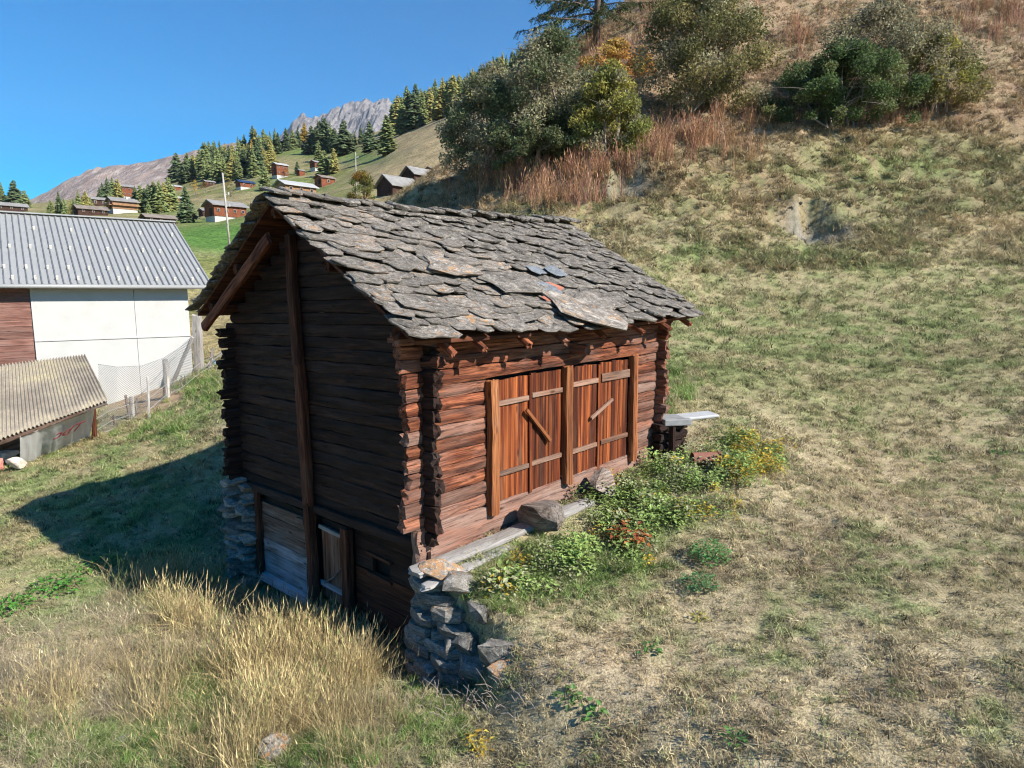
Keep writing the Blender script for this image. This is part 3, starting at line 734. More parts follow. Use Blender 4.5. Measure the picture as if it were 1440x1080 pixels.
# stone pier under the rear corner, dry stone retaining corner at the front
def rock_mesh(seed, mat, sub=2, rough=.22):
    import bmesh
    bm = bmesh.new(); bmesh.ops.create_icosphere(bm, subdivisions=sub, radius=.5); r = random.Random(seed)
    pl = [(Vector((r.gauss(0, 1), r.gauss(0, 1), r.gauss(0, 1))).normalized(), r.uniform(.24, .42)) for _ in range(13)]
    for v in bm.verts:
        p = v.co.copy() * 1.25
        for n_, d_ in pl:
            k = p.dot(n_) - d_
            if k > 0: p -= n_ * k * .93
        v.co = p + Vector((r.gauss(0, 1), r.gauss(0, 1), r.gauss(0, 1))) * rough * .05
    m = bpy.data.meshes.new('rock'); bm.to_mesh(m); bm.free(); m.materials.append(mat); return m
def rock(name, p, dims, parent, seed, mat=ROCK, rot=None, **kw):
    M = Matrix.Translation(Vector(p)) @ (rot or (Matrix.Rotation(TH + R.uniform(-.3, .3), 4, 'Z') @ Matrix.Rotation(R.uniform(-.12, .12), 4, 'X'))) @ Matrix.Diagonal((dims[0] * 1.25, dims[1] * 1.25, dims[2] * 1.3, 1))
    return link(name, rock_mesh(seed, mat), parent, M, **kw)
pier = bpart('stone_pier', DARK, [((.12, 5.45, -4.75), (.3, .5, 1.7))])
zz = -5.75; k = 0
while zz < -3.85:
    hh = R.uniform(.13, .20); sh = R.uniform(-.05, .05)
    rock('stone', H(-.06 + sh, 5.28 + R.uniform(-.03, .03), zz + hh / 2), (.5, .46, hh), pier, 400 + k)
    rock('stone', H(-.10 + sh, 5.78 + R.uniform(-.06, .04), zz + hh / 2 + R.uniform(-.02, .02)), (.55, .55, hh), pier, 450 + k)
    rock('stone', H(.35 + sh, 5.95 + R.uniform(-.06, .04), zz + hh / 2 + R.uniform(-.02, .02)), (.6, .4, hh), pier, 480 + k)
    zz += hh * .95; k += 1
# ------------------------------------------------------------------ retaining corner, planks and blocks in front of the barn
ret = empty('dry_stone_corner', H(-.15, -.6, -4.8), 'short dry stone wall of grey rocks with orange lichen below the near barn corner', 'stone wall')
RR = random.Random(21)
spots = []
for lv in range(11):
    zz, hh = -5.32 + lv * .145, RR.uniform(.12, .18); wv = .03
    while wv > -1.55:
        ln = RR.uniform(.26, .66)
        if zz + hh < -3.90 - .95 * max(0, -wv - .25): spots.append((-.24 + .03 * lv + RR.uniform(-.06, .05), wv - ln / 2, zz + hh / 2, ln, hh))
        wv -= ln * .95
for k, (u, w, zz, ln, hh) in enumerate(spots):
    M_ = Matrix.Translation(H(u, w, zz)) @ Matrix.Rotation(TH + RR.uniform(-.25, .25), 4, 'Z') @ Matrix.Rotation(RR.uniform(-.10, .10), 4, 'Y') @ Matrix.Rotation(RR.uniform(-.08, .12), 4, 'X') @ Matrix.Diagonal((RR.uniform(.45, .62), ln * 1.22, hh * RR.uniform(.9, 1.05), 1))
    link('stone', slab_mesh(500 + k, ROCK), ret, M_)
rock('stone', H(-.02, -.28, -3.86), (.5, .62, .20), ret, 560, ROCK_L, Matrix.Rotation(TH - .1, 4, 'Z') @ Matrix.Rotation(.12, 4, 'X'))['label'] = 'flat stone covered in orange lichen'
rock('stone', H(.12, -.72, -3.98), (.62, .55, .24), ret, 561, ROCK_L, Matrix.Rotation(TH + .3, 4, 'Z') @ Matrix.Rotation(.3, 4, 'X'))
rock('stone', H(.05, -1.12, -4.16), (.55, .5, .24), ret, 562, ROCK, Matrix.Rotation(TH + .3, 4, 'Z') @ Matrix.Rotation(.35, 4, 'X'))
def ground_rock(px, py, dims, seed, label, mat=ROCK, lift=.1, name='boulder'):
    p = hit(px, py); return rock(name, p + Vector((0, 0, dims[2] * lift)), dims, None, seed, mat, label=label, cat='rock')
ground_rock(696, 930, (.46, .42, .42), 571, 'rounded pale grey rock at the foot of the dry stone wall', lift=.25)
ground_rock(662, 940, (.40, .40, .34), 572, 'darker grey rock beside the rounded pale rock')
ground_rock(706, 952, (.30, .26, .2), 573, 'small rock with orange lichen below the rounded pale rock', ROCK_L)
ground_rock(384, 1068, (.34, .26, .24), 574, 'grey rock among dry grass at the bottom edge', lift=.2)
ground_rock(170, 1048, (.26, .14, .12), 575, 'small dark grey stone in green grass at lower left', lift=.2)
ground_rock(430, 1005, (.3, .26, .22), 576, 'grey stone half hidden in the tall dry grass', lift=.2)
ground_rock(425, 905, (.5, .34, .24), 577, 'pale stone in the dry grass below the boarded hatch', lift=.2)
ground_rock(510, 905, (.26, .22, .16), 578, 'small pale stone in the grass by the stable door', lift=.2)
beam('weathered_plank', H(-.34, -.16, -3.86), H(3.45, -.42, -3.68), .10, .30, WOOD_GREY, None, 77, .8, weather=.6, label='long silver grey plank lying along the foot of the front wall', cat='plank')
beam('weathered_plank', H(-.38, -.44, -3.95), H(1.25, -.50, -3.86), .06, .20, WOOD_GREY, None, 78, .8, weather=.7, label='shorter grey plank end resting on the orange lichen stone', cat='plank')
p = H(2.02, -.45, -3.54)
link('wooden_block', rock_mesh(581, wood('cracked_block_wood', (.07, .05, .04), (.20, .15, .12), (.34, .28, .235), (.38, .35, .32), .3, 1.0)), None, frame(p, HW, z=(.1, 0, 1)) @ Matrix.Diagonal((.80, .62, .86, 1)), 'cracked weathered block of wood below the left hay doors', 'block')
p = H(3.95, -.40, -3.46)
link('wooden_block', rock_mesh(583, bpy.data.materials['cracked_block_wood']), None, frame(p, HU, z=(.3, 0, 1)) @ Matrix.Diagonal((.85, .55, .55, 1)), 'split weathered block beside the weeds below the right hay doors', 'block')
# grey slab bench by the far corner and the rusty pipe
bench = empty('slab_bench', H(6.55, -.6, -3.5), 'grey slab sticking out beside the far corner of the barn', 'bench')
CONC = plain('pale_slab', (.42, .43, .44), .6, 0, .12, 5, .15); CONC2 = plain('dark_slab', (.23, .235, .24), .7, 0, .2, 6, .2)
mb = MB(); mb.box((0, 0, 0), (.82, .5, .07)); Mx = frame(H(7.22, -.52, -2.64), HU * .75 - HW * .55 + Vector((0, 0, .06))); mb.V = [tuple(Mx @ Vector(v)) for v in mb.V]
o = mb.build('pale_slab', CONC, bench, Mx)
bv = o.modifiers.new('b', 'BEVEL'); bv.width = .03; bv.segments = 3
mb = MB(); mb.box((0, 0, 0), (.62, .62, .14)); Mx = frame(H(6.72, -.22, -2.70), HU * .75 - HW * .55); mb.V = [tuple(Mx @ Vector(v)) for v in mb.V]
o = mb.build('dark_slab', CONC2, bench, Mx); bv = o.modifiers.new('b', 'BEVEL'); bv.width = .02; bv.segments = 2
for k, (u, w, z0) in enumerate(((6.55, -.05, -3.5), (6.85, -.36, -3.45), (6.35, -.42, -3.5))):
    beam('prop', H(u, w, z0), H(u, w, -2.78), .12, .12, WOOD_DARK, bench, None, .6, up=HU)
for k in range(4):
    beam('support_log', H(6.2, -.15, -3.42 + k * .2), H(7.0, -.34, -3.40 + k * .2), .18, .26, WOOD_DARK, bench, None, .7)
RUST = plain('rust_brown_pipe', (.20, .085, .06), .75, 0, .25, 9, .2)
mb = MB(); pa, pb = Vector((0, 0, 0)), Vector((.58, 0, 0)); n = 22
for rr, flip in ((.125, False), (.108, True)):
    V_ = [(x, math.cos(2 * math.pi * k / n) * rr, math.sin(2 * math.pi * k / n) * rr) for x in (0, .58) for k in range(n)]
    Fc = [(k, n + k, n + (k + 1) % n, (k + 1) % n) for k in range(n)]
    mb.add(V_, [f[::-1] for f in Fc] if flip else Fc)
mb.F += [(k, (k + 1) % n, 2 * n + (k + 1) % n, 2 * n + k) for k in range(n)] + [(n + k, 3 * n + k, 3 * n + (k + 1) % n, n + (k + 1) % n) for k in range(n)]
V_ = [(x, math.cos(2 * math.pi * k / n) * rr, math.sin(2 * math.pi * k / n) * rr) for x, rr in ((.53, .126), (.53, .14), (.59, .14), (.59, .126)) for k in range(n)]
mb.add(V_, [(r_ * n + k, (r_ + 1) * n + k, (r_ + 1) * n + (k + 1) % n, r_ * n + (k + 1) % n) for r_ in range(3) for k in range(n)])
p = hit(990, 662); Mx = frame(p + Vector((-.25, 0, .22)), (1, .12, -.02)); mb.V = [tuple(Mx @ Vector(v)) for v in mb.V]
mb.build('pipe', RUST, None, Mx, False, label='short rust brown pipe lying in the weeds by the barn', cat='pipe')

# ------------------------------------------------------------------ white barn with the metal roof
b_, k_ = Vector((.8, .6, 0)), Vector((-.6, .8, 0)); BC = Vector((-13.75, 28, 0))
def WB(t, s, z): return BC + b_ * t + k_ * s + Vector((0, 0, z))
WBM = frame(WB(0, 0, -4), b_)
PLASTER = plain('white_plaster', (.74, .74, .72), .9, 0, .05, 3, .1)
m_, nt_, bs_ = newmat('stained_plaster')
n1_ = noise(nt_, coords(nt_, (1.2, 1.2, 1.2), False), 1, 6, .65); n2_ = noise(nt_, coords(nt_, (7, 7, 3), False), 1, 6, .75)
cc = mixc(nt_, ramp(nt_, n1_, [(.45, 0), (.75, .35)]), (.45, .45, .44), (.31, .31, .30)); cc = mixc(nt_, ramp(nt_, n2_, [(.64, 0), (.74, .6)]), cc, (.26, .27, .27))
nt_.links.new(cc, bs_.inputs['Base Color']); bump(nt_, bs_, n2_, .1, .01); PLASTER = m_
METAL = plain('grey_sheet_metal', (.27, .277, .278), .45, 0, .08, 2, .03, .5)
METAL_SHADE = plain('seam_shadow_metal', (.125, .13, .135), .5, 0, .1, 2, 0, .4)  # darker copy of the sheet metal, colours the painted seam shadows
GUARD = plain('pale_guard', (.62, .58, .52), .6)
BOARD = wood('barn_board_wood', (.10, .045, .035), (.20, .10, .08), (.27, .15, .12), (.26, .18, .16), .0, .4)
wb = empty('white_barn', WB(-3, 0, -5), 'white plastered barn with a grey seamed metal roof at the left edge', 'barn')
def wpart(name, mat, boxes, parent=wb):
    mb = MB()
    for c, d in boxes: mb.box(c, d)
    Mx = WBM.copy(); mb.V = [tuple(WB(v[0], v[1], v[2])) for v in mb.V]
    return mb.build(name, mat, parent, Mx)
wall = wpart('wall', plain('joint_grey', (.30, .30, .29), .9), [((-7, .25, -3), (13.9, .3, 6.3)), ((-.15, 7, -2.6), (.3, 13.6, 5.4)), ((-7, 13.9, -3), (13.9, .3, 6.3))])
for t0, t1 in ((-5.40, -2.014), (-2.0, .0)):
    wpart('panel', PLASTER, [(((t0 + t1) / 2, .05, -.78), (t1 - t0, .1, 2.01))], wall); wpart('panel', PLASTER, [(((t0 + t1) / 2, .05, -4.16), (t1 - t0, .1, 4.66))], wall)
wpart('ledge', PLASTER, [((-2.7, -.01, -1.80), (5.4, .05, .05))], wall)
for i in range(15):
    plank('plank', WB(-11, .06 - .008 * (i % 2), .05 - i * .235), WB(-5.43, .06 - .008 * (i % 2), .05 - i * .235), .225, .05, BOARD, wall, (0, 0, 1))
EZ, RZ2, S0, S1, T1, T0 = .29, 3.55, -.5, 7.0, .92, -12.0
def WR_(t, s, dz=0): return WB(t, s, EZ + (RZ2 - EZ) * ((s - S0) / (S1 - S0) if s <= S1 else (2 * S1 - S0 - s) / (S1 - S0)) + dz)
mb = MB()
mb.add([WR_(T0, S0), WR_(T1, S0), WR_(T1, S1), WR_(T0, S1), WR_(T1, 2 * S1 - S0), WR_(T0, 2 * S1 - S0)] + [WR_(T0, S0, -.12), WR_(T1, S0, -.12), WR_(T1, S1, -.12), WR_(T0, S1, -.12), WR_(T1, 2 * S1 - S0, -.12), WR_(T0, 2 * S1 - S0, -.12)],
       [(0, 1, 2, 3), (3, 2, 4, 5), (6, 9, 8, 7), (9, 11, 10, 8), (0, 6, 7, 1), (1, 7, 8, 2), (2, 8, 10, 4), (4, 10, 11, 5), (5, 11, 9, 3), (3, 9, 6, 0)])
wroof = mb.build('metal_roof', METAL, wb, WBM)
sv = (WR_(0, S1) - WR_(0, S0)).normalized(); Ls2 = (WR_(0, S1) - WR_(0, S0)).length
mb = MB(); mb.box((0, 0, .02), (.045, Ls2 - .3, .05)); seam_me = mesh('seam', mb.V, mb.F, METAL)
mb = MB(); mb.box((0, 0, .016), (.035, Ls2 - .3, .03)); shadow_me = mesh('seam_shadow_strip', mb.V, mb.F, METAL_SHADE)  # dark strip laid beside a seam as its painted shadow
mb = MB(); mb.box((0, 0, .10), (.08, .07, .14)); mb.box((0, .06, .05), (.05, .12, .05)); guard_me = mesh('guard', mb.V, mb.F, GUARD)
nrm2 = b_.cross(sv)
ks = 0; t = T1 - .04
while t > -11:
    link('roof_seam', seam_me, wroof, frame(WR_(t, (S0 + S1) / 2 - .05), b_, z=nrm2))
    link('seam_shadow', shadow_me, wroof, frame(WR_(t - .042, (S0 + S1) / 2 - .05), b_, z=nrm2))
    for row, (fr, ph, st) in enumerate(((.06, 0, 3), (.19, 1, 3), (.46, 0, 3), (.74, 2, 6))):
        if ks % st == ph and ks > 0: link('snow_guard', guard_me, wroof, frame(WR_(t, S0 + (S1 - S0) * fr), b_, z=nrm2))
    t -= .225; ks += 1
wpart('ridge_cap', METAL, [((-5.5, S1, RZ2 + .04), (12.9, .45, .06))], wroof)
mb = MB(); mb.tube([WB(T0, S0 - .06, EZ - .05), WB(T1, S0 - .06, EZ - .05)], .075, 10); mb.build('gutter', METAL, wroof, WBM, True)

# ------------------------------------------------------------------ lean-to with corrugated roof in front of it
TRr, BRr, BLr, TLr = at(120, 500, 23), at(152, 562, 20.5), at(0, 617, 17.9), at(0, 515, 20.3)
BLr = BRr + (BLr - BRr) * 1.5; TLr = TRr + (TLr - TRr) * 1.5
shed = empty('lean_to_shed', (BRr + BLr) / 2 - Vector((0, 0, 1.5)), 'low lean-to shed with a mossy corrugated roof against the white barn', 'shed')
CORR = plain('weathered_corrugated', (.30, .27, .215), .85, 0, .3, 3, .1)
m_, nt_, bs_ = newmat('corrugated_cement')
n1_ = noise(nt_, coords(nt_, (.9, .9, .9), False, 'Generated'), 4, 6, .7); n2_ = noise(nt_, coords(nt_, (14, 14, 14), False), 1, 5, .7)
cc = ramp(nt_, n1_, [(.35, (.20, .175, .145)), (.5, (.31, .275, .22)), (.7, (.43, .385, .25))]); cc = mixc(nt_, ramp(nt_, n2_, [(.4, .5), (.6, 0)]), cc, (.15, .13, .11))
nt_.links.new(cc, bs_.inputs['Base Color']); CORR = m_
n, mrow = 300, 8; V_ = []; Fc = []
for side in (0, -.02):
    for j in range(mrow + 1):
        for i in range(n + 1):
            a, c = i / n, j / mrow
            p = (BRr * (1 - a) + BLr * a) * (1 - c) + (TRr * (1 - a) + TLr * a) * c
            V_.append(p + Vector((0, 0, .035 * math.sin(i / n * 2 * math.pi * 42) + side + .012 * math.floor(c * 3))))
S = (n + 1) * (mrow + 1)
for j in range(mrow):
    for i in range(n):
        q = j * (n + 1) + i; Fc.append((q, q + n + 1, q + n + 2, q + 1)); Fc.append((S + q, S + q + 1, S + q + n + 2, S + q + n + 1))
for i in range(n): Fc.append((i, i + 1, S + i + 1, S + i))
for j in range(mrow): q = j * (n + 1); Fc.append((q, S + q, S + q + n + 1, q + n + 1))
sroof = link('corrugated_roof', mesh('corrugated_roof', [Matrix.Translation(-BRr) @ v for v in V_], Fc, CORR, True), shed, Matrix.Translation(BRr))
pb = hit(133, 618); beam('corner_post', pb - Vector((0, 0, .2)), at(131, 566, pb.y), .13, .13, WOOD_BROWN, shed, None, .2, up=(1, 0, 0), weather=-.2)
fe = (BLr - BRr).normalized(); fn = Vector((-fe.y, fe.x, 0)); fn = fn if fn.y > 0 else -fn
mb = MB(); q0, q1 = BRr + fe * .9 + fn * 2.2, BLr + fn * 2.2
mb.add([q0 - Vector((0, 0, 2.4)), q1 - Vector((0, 0, 2.4)), q1, q0], [(0, 1, 2, 3)]); mb.add([v + fn * .06 for v in (q0 - Vector((0, 0, 2.4)), q1 - Vector((0, 0, 2.4)), q1, q0)], [(3, 2, 1, 0)])
mb.build('back_wall', WOOD_DULL, shed, frame(q0, fe))
beam('eave_beam', BRr - Vector((0, 0, .12)) + fn * .12, BLr - Vector((0, 0, .12)) + fn * .12, .14, .12, WOOD_DULL, shed, None, .2)
# translucent sheet with mirrored red lettering
m_, nt_, bs_ = newmat('milky_plastic'); bs_.inputs['Base Color'].default_value = (.7, .69, .66, 1); bs_.inputs['Roughness'].default_value = .28; bs_.inputs['Specular IOR Level'].default_value = .5
n1_ = noise(nt_, coords(nt_, (3, 3, 1.2), False), 1, 4, .6); bump(nt_, bs_, n1_, .5, .08); PLAST = m_
tr_ = nd(nt_, 'BsdfTranslucent', {'Color': (.8, .79, .75, 1)}); mx_ = nd(nt_, 'MixShader', {0: .45}); nt_.links.new(bs_.outputs[0], mx_.inputs[1]); nt_.links.new(tr_.outputs[0], mx_.inputs[2]); nt_.links.new(mx_.outputs[0], [q for q in nt_.nodes if q.type == 'OUTPUT_MATERIAL'][0].inputs['Surface'])
def sheet_pt(a, c):
    top = BRr + fe * (.42 + 2.15 * a) - Vector((0, 0, .14)) + fn * .05
    pxb, pyb = 126 - 98 * a, 616 + 40 * a
    g = hit(pxb, pyb); bot = Vector((g.x, g.y, g.z + .02))
    return top * (1 - c) + bot * c - fn * (.05 * math.sin(a * 26) * (.3 + c) + .02 * math.sin(a * 57 + c * 5))
gridp = [[sheet_pt(i / 40, j / 8) for i in range(41)] for j in range(9)]
V_ = [p for r_ in gridp for p in r_]; Fc = [(j * 41 + i, j * 41 + i + 1, (j + 1) * 41 + i + 1, (j + 1) * 41 + i) for j in range(8) for i in range(40)]
sheet = link('plastic_sheet', mesh('plastic_sheet', [Matrix.Translation(-V_[0]) @ v for v in V_], Fc, PLAST, True), None, Matrix.Translation(V_[0]), 'wrinkled milky plastic sheet with red lettering hanging under the lean-to roof', 'plastic sheet')
cu = bpy.data.curves.new('lettering', 'FONT'); cu.body = 'Tbc'; cu.size = .5; cu.align_x = 'CENTER'; cu.align_y = 'CENTER'; cu.extrude = .003
RED = plain('red_print', (.40, .03, .06), .6); cu.materials.append(RED)
pc = gridp[3][15] - fn * .22; ex = (gridp[3][20] - gridp[3][8]).normalized(); ez = (gridp[1][14] - gridp[6][14]).normalized()
Mx = frame(pc, ex, z=ez); Mt = Matrix((Vector(Mx.col[0][:3]), Vector(Mx.col[2][:3]), Vector(Mx.col[1][:3]))).transposed().to_4x4(); Mt.translation = pc
tmp = bpy.data.objects.new('lettering_tmp', cu); dg = bpy.context.evaluated_depsgraph_get()
COL.objects.link(tmp); dg.update(); tm = bpy.data.meshes.new_from_object(tmp.evaluated_get(dg)); COL.objects.unlink(tmp); bpy.data.objects.remove(tmp)
link('lettering', tm, sheet, Mt @ Matrix.Diagonal((1.25, 1.5, 1, 1)))
for k, (px, py, dm, col, lab) in enumerate(((20, 640, (.55, .35, .42), (.55, .50, .46), 'pale sack with red print under the lean-to roof'), (38, 650, (.45, .35, .3), (.50, .43, .36), 'small pale sack beside the hanging plastic sheet'), (8, 655, (.4, .3, .4), (.48, .2, .16), 'reddish sack at the left picture edge under the lean-to'))):
    g = hit(px, py + 14) + fn * .5; rock('sack', g + Vector((0, 0, .22)), dm, None, 590 + k, plain('sack_%d' % k, col, .8, 0, .35, 5), label=lab, cat='sack')

# ------------------------------------------------------------------ fence, net and timber beside the white barn
def stake(px0, py0, px1, py1, w, mat, label, dd=0, name='fence_stake', rough=.4):
    g = hit(px0, py0); d = g.y + dd; a, t_ = at(px0, py0 + 3, d), at(px1, py1, d)
    beam(name, a, t_, w, w, mat, None, None, rough, up=(1, 0, 0), weather=.4, label=label, cat='post')
stake(236, 559, 232, 505, .17, WOOD_GREY, 'thick grey fence stake in the middle of the leaning fence')
stake(210, 588, 208, 530, .07, WOOD_GREY, 'thin pale stake next left of the thick grey stake')
stake(183, 590, 176, 556, .07, WOOD_DULL, 'thin stake leaning left below the white wall')
stake(187, 587, 185, 558, .13, WOOD_GREY, 'short stout stake beside the left leaning stake')
stake(191, 585, 193, 560, .06, WOOD_DULL, 'thin stake leaning right beside the short stout stake')
stake(160, 599, 159, 585, .06, WOOD_BROWN, 'small brown stake nearest the lean-to shed')
stake(258, 548, 253, 534, .06, WOOD_DULL, 'small leaning stake right of the slanting brace')
stake(261, 543, 259, 528, .05, WOOD_DULL, 'thin upright stick right of the small leaning stake')
stake(229, 562, 231, 545, .06, WOOD_DULL, 'short dark stick close to the thick grey stake')
g = hit(280, 522); beam('timber_post', at(280, 524, g.y), at(277, 443, g.y), .34, .3, WOOD_GREY, None, 91, .5, up=(1, 0, 0), weather=.4, label='broad old grey timber post at the corner of the white barn', cat='post')
beam('timber_brace', at(241, 543, hit(241, 543).y), at(271, 474, 26.6), .14, .12, WOOD_GREY, None, 92, .3, up=(1, 0, 0), weather=.2, label='slanting grey timber leaning on the broad post', cat='timber')
for k, (a, c, lab) in enumerate((((288, 500, 27.2), (306, 520, 26.2), 'grey board lying across the rubble behind the barn'), ((292, 478, 28), (300, 505, 27), 'grey board standing askew beside the broad timber post'), ((286, 515, 26.5), (318, 492, 27.5), 'long thin grey pole lying up the bank by the barn'), ((296, 462, 28.5), (299, 490, 28.2), 'upright dark board in the gap beside the barn'))):
    beam('loose_board', hit(a[0], 516 + k * 3) + Vector((0, 0, .1)), at(c[0], c[1], hit(a[0], 516 + k * 3).y + .3), .14 if k != 2 else .06, .05, WOOD_GREY if k != 3 else WOOD_DULL, None, None, .5, weather=.4, label=lab, cat='board')
NETM = plain('grey_net_cord', (.30, .31, .32), .7)
top = [(138, 512), (165, 516), (200, 514), (230, 503), (252, 489), (271, 472)]; bot = [(140, 612), (165, 600), (200, 582), (226, 566), (248, 552), (272, 528)]
npts = []
for (a, c), (e, f) in zip(top, bot):
    d = min(hit(e, f).y, 27); npts.append((at(a, c, d), at(e, f, d)))
def net_pt(a, c):
    x = a * (len(npts) - 1); i = min(int(x), len(npts) - 2); f = x - i
    return (npts[i][0] * (1 - f) + npts[i + 1][0] * f) * (1 - c) + (npts[i][1] * (1 - f) + npts[i + 1][1] * f) * c
mb = MB(); na, nc = 56, 26
for i in range(na):
    for j in range(nc):
        for (x0, y0, x1, y1) in ((i, j, i + 1, j + 1), (i + 1, j, i, j + 1)):
            p0, p1 = net_pt(x0 / na, y0 / nc), net_pt(x1 / na, y1 / nc); o_ = Vector((.006, 0, .006))
            mb.add([p0 - o_, p0 + o_, p1 + o_, p1 - o_], [(0, 1, 2, 3)])
for c in (0, 1): mb.tube([net_pt(k / 20, c) for k in range(21)], .012, 5)
mb.build('net', NETM, None, Matrix.Translation(npts[2][1]), label='sagging grey net hung in front of the white wall', cat='net')
for k, (dz, lab) in enumerate(((.25, 'lower slack fence wire along the edge of the lawn'), (.62, 'upper slack fence wire along the edge of the lawn'))):
    pts = [hit(px, py) for px, py in ((138, 616), (160, 603), (187, 590), (210, 590), (236, 566), (260, 552), (285, 534), (318, 512))]
    mb = MB(); mb.tube([q + Vector((0, -.15, dz + .05 * math.sin(i * 2.3))) for i, q in enumerate(pts)], .007, 5); mb.build('fence_wire', NETM, None, Matrix.Translation(pts[0]), label=lab, cat='wire')
TARP = plain('blue_tarp', (.20, .33, .48), .5)
g = hit(303, 514) + Vector((0, 0, .12)); rock('tarp_bundle', g, (.5, .4, .2), None, 597, TARP, label='small crumpled blue tarp in the rubble by the barn', cat='tarp')

# ------------------------------------------------------------------ utility poles
def pole(px0, py0, px1, py1, d, r, label, arms):
    a, t_ = at(px0, py0, d), at(px1, py1, d); gzb = float(far_z(np.array([a.x]), np.array([a.y]))[0])
    a = a + (a - t_) * ((a.z - gzb + .5) / max(.1, (t_.z - a.z))) if a.z > gzb else a
    e = empty('utility_pole', a, label, 'pole'); mb = MB(); mb.tube([a, (a + t_) / 2, t_], [r, r * .85, r * .7], 8); mb.build('shaft', WOOD_GREY, e, frame(a, t_ - a), True)
    for f in arms:
        c = a * (1 - f) + t_ * f; mb = MB(); mb.tube([c - Vector((.05, 0, 0)), c + Vector((.35, 0, .12))], .04, 6); mb.tube([c + Vector((.35, 0, .05)), c + Vector((.35, 0, .3))], .07, 6); mb.build('insulator', CONC, e, Matrix.Translation(c))
pole(323, 347, 313, 243, 62, .11, 'leaning grey wooden pole between the barn roofs', (.75, .62))
pole(501, 280, 500, 214, 105, .11, 'grey wooden pole in front of the autumn bush', (.9,))

# ------------------------------------------------------------------ the hamlet
ROOFG = plain('grey_shingle', (.22, .215, .21), .8, 0, .25, .8, 0); ROOFB = plain('brown_shingle', (.19, .16, .14), .85, 0, .3, .8); ROOFL = plain('pale_sheet_roof', (.36, .365, .37), .6, 0, .1, .5)
SOLAR = plain('solar_blue', (.02, .035, .09), .25, 0, .2, 1, 0, .6)
W_RED = plain('red_brown_timber', (.17, .055, .026), .85, 0, .35, 1.3); W_DK = plain('dark_timber', (.05, .025, .018), .9, 0, .4, 1.3); W_LT = plain('honey_timber', (.27, .15, .08), .8, 0, .25, 1.3)
WHITE = plain('white_base', (.45, .44, .42), .9); PANE = plain('window_pane', (.03, .035, .045), .15, 0, .1, 3, 0, .6); FRAMEW = plain('pale_frame', (.36, .27, .2), .7)
def chalet(px, py, wpx, label, wallm=W_RED, roofm=ROOFG, aspect=1.25, hfac=.42, base=.0, rows=1, balcony=False, yaw=TH, pitch=.42, d=None, win=3):
    g = far_hit(px, py) if d is None else at(px, py, d)
    th = yaw; Wt = wpx * .9 * g.y / F_PX
    Wd = Wt / (abs(math.sin(th)) + aspect * abs(math.cos(th))); L = Wd * aspect; h = Wd * hfac * (1.6 if rows > 1 else 1)
    e = empty('chalet', g, label, 'chalet', 'houses of the hamlet on the hillside')
    Mx = Matrix.Translation(g) @ Matrix.Rotation(th, 4, 'Z')
    def P(name, mat, shapes, par=e):
        mb = MB()
        for s in shapes: s(mb)
        o = link(name, mesh(name, mb.V, mb.F, mat), par, Mx); return o
    hb = base * Wd
    if base: P('base', WHITE, [lambda m: m.box((0, 0, hb / 2 - Wd * .2), (L * .96, Wd * .94, hb + Wd * .4))])
    rz = pitch * Wd / 2; x, y = L / 2, Wd / 2; zb = hb if base else -Wd * .25
    def walls(m): m.add([(-x, -y, zb), (x, -y, zb), (x, y, zb), (-x, y, zb), (-x, -y, hb + h), (x, -y, hb + h), (x, y, hb + h), (-x, y, hb + h), (-x, 0, hb + h + rz), (x, 0, hb + h + rz)],
                        [(0, 1, 5, 4), (2, 3, 7, 6), (0, 4, 8, 7, 3), (1, 2, 6, 9, 5), (3, 2, 1, 0)])
    w_ = P('wall', wallm, [walls])
    ov = Wd * .11; t_ = Wd * .035; sl = pitch
    def rf(m):
        for s in (1, -1):
            A = [(-x - ov, 0, rz), (x + ov, 0, rz), (x + ov, s * (y + ov), -ov * sl), (-x - ov, s * (y + ov), -ov * sl)]
            V = [(a[0], a[1], a[2] + hb + h + .02 * Wd) for a in A] + [(a[0], a[1], a[2] + hb + h + .02 * Wd + t_) for a in A]
            m.add(V, [(0, 1, 2, 3), (4, 7, 6, 5), (0, 4, 5, 1), (1, 5, 6, 2), (2, 6, 7, 3), (3, 7, 4, 0)])
    ro = P('roof', roofm, [rf])
    if wpx > 17:
        for k in range(win):
            for r_ in range(rows):
                cx = -x + L * (k + .5) / win; cz = hb + h * (r_ + .55) / rows; sz = min(L / win * .34, h / rows * .42)
                wo_ = P('window', FRAMEW, [lambda m: m.box((cx, -y - .02 * Wd, cz), (sz, .03 * Wd, sz * 1.1))], w_)
                P('pane', PANE, [lambda m: m.box((cx, -y - .035 * Wd, cz), (sz * .72, .02 * Wd, sz * .84))], wo_)
        P('door', W_DK, [lambda m: m.box((-x - .01 * Wd, -y * .35, hb + h * .35), (.04 * Wd, y * .4, h * .7))], w_)
    if balcony:
        P('balcony', W_LT, [lambda m: m.box((-x - ov * .8, 0, hb + h * .46), (ov * 1.4, Wd * 1.02, .05 * Wd)), lambda m: m.box((-x - ov * 1.45, 0, hb + h * .56), (.03 * Wd, Wd * 1.02, .16 * Wd)),
                            lambda m: m.box((0, -y - ov * .6, hb + h * .46), (L * 1.02, ov * 1.2, .05 * Wd)), lambda m: m.box((0, -y - ov * 1.15, hb + h * .56), (L * 1.02, .03 * Wd, .14 * Wd))])
        P('chimney', WHITE, [lambda m: m.box((x * .3, -y * .3, hb + h + rz), (.1 * Wd, .1 * Wd, .25 * Wd))], ro)
    return e
chalet(318, 308, 58, 'large red brown chalet with grey roof above the green meadow', W_RED, ROOFG, 1.5, .48, .06, 1, False, win=4)
chalet(291, 303, 24, 'small dark shed beside the large red brown chalet', W_DK, ROOFG, 1.2, .4)
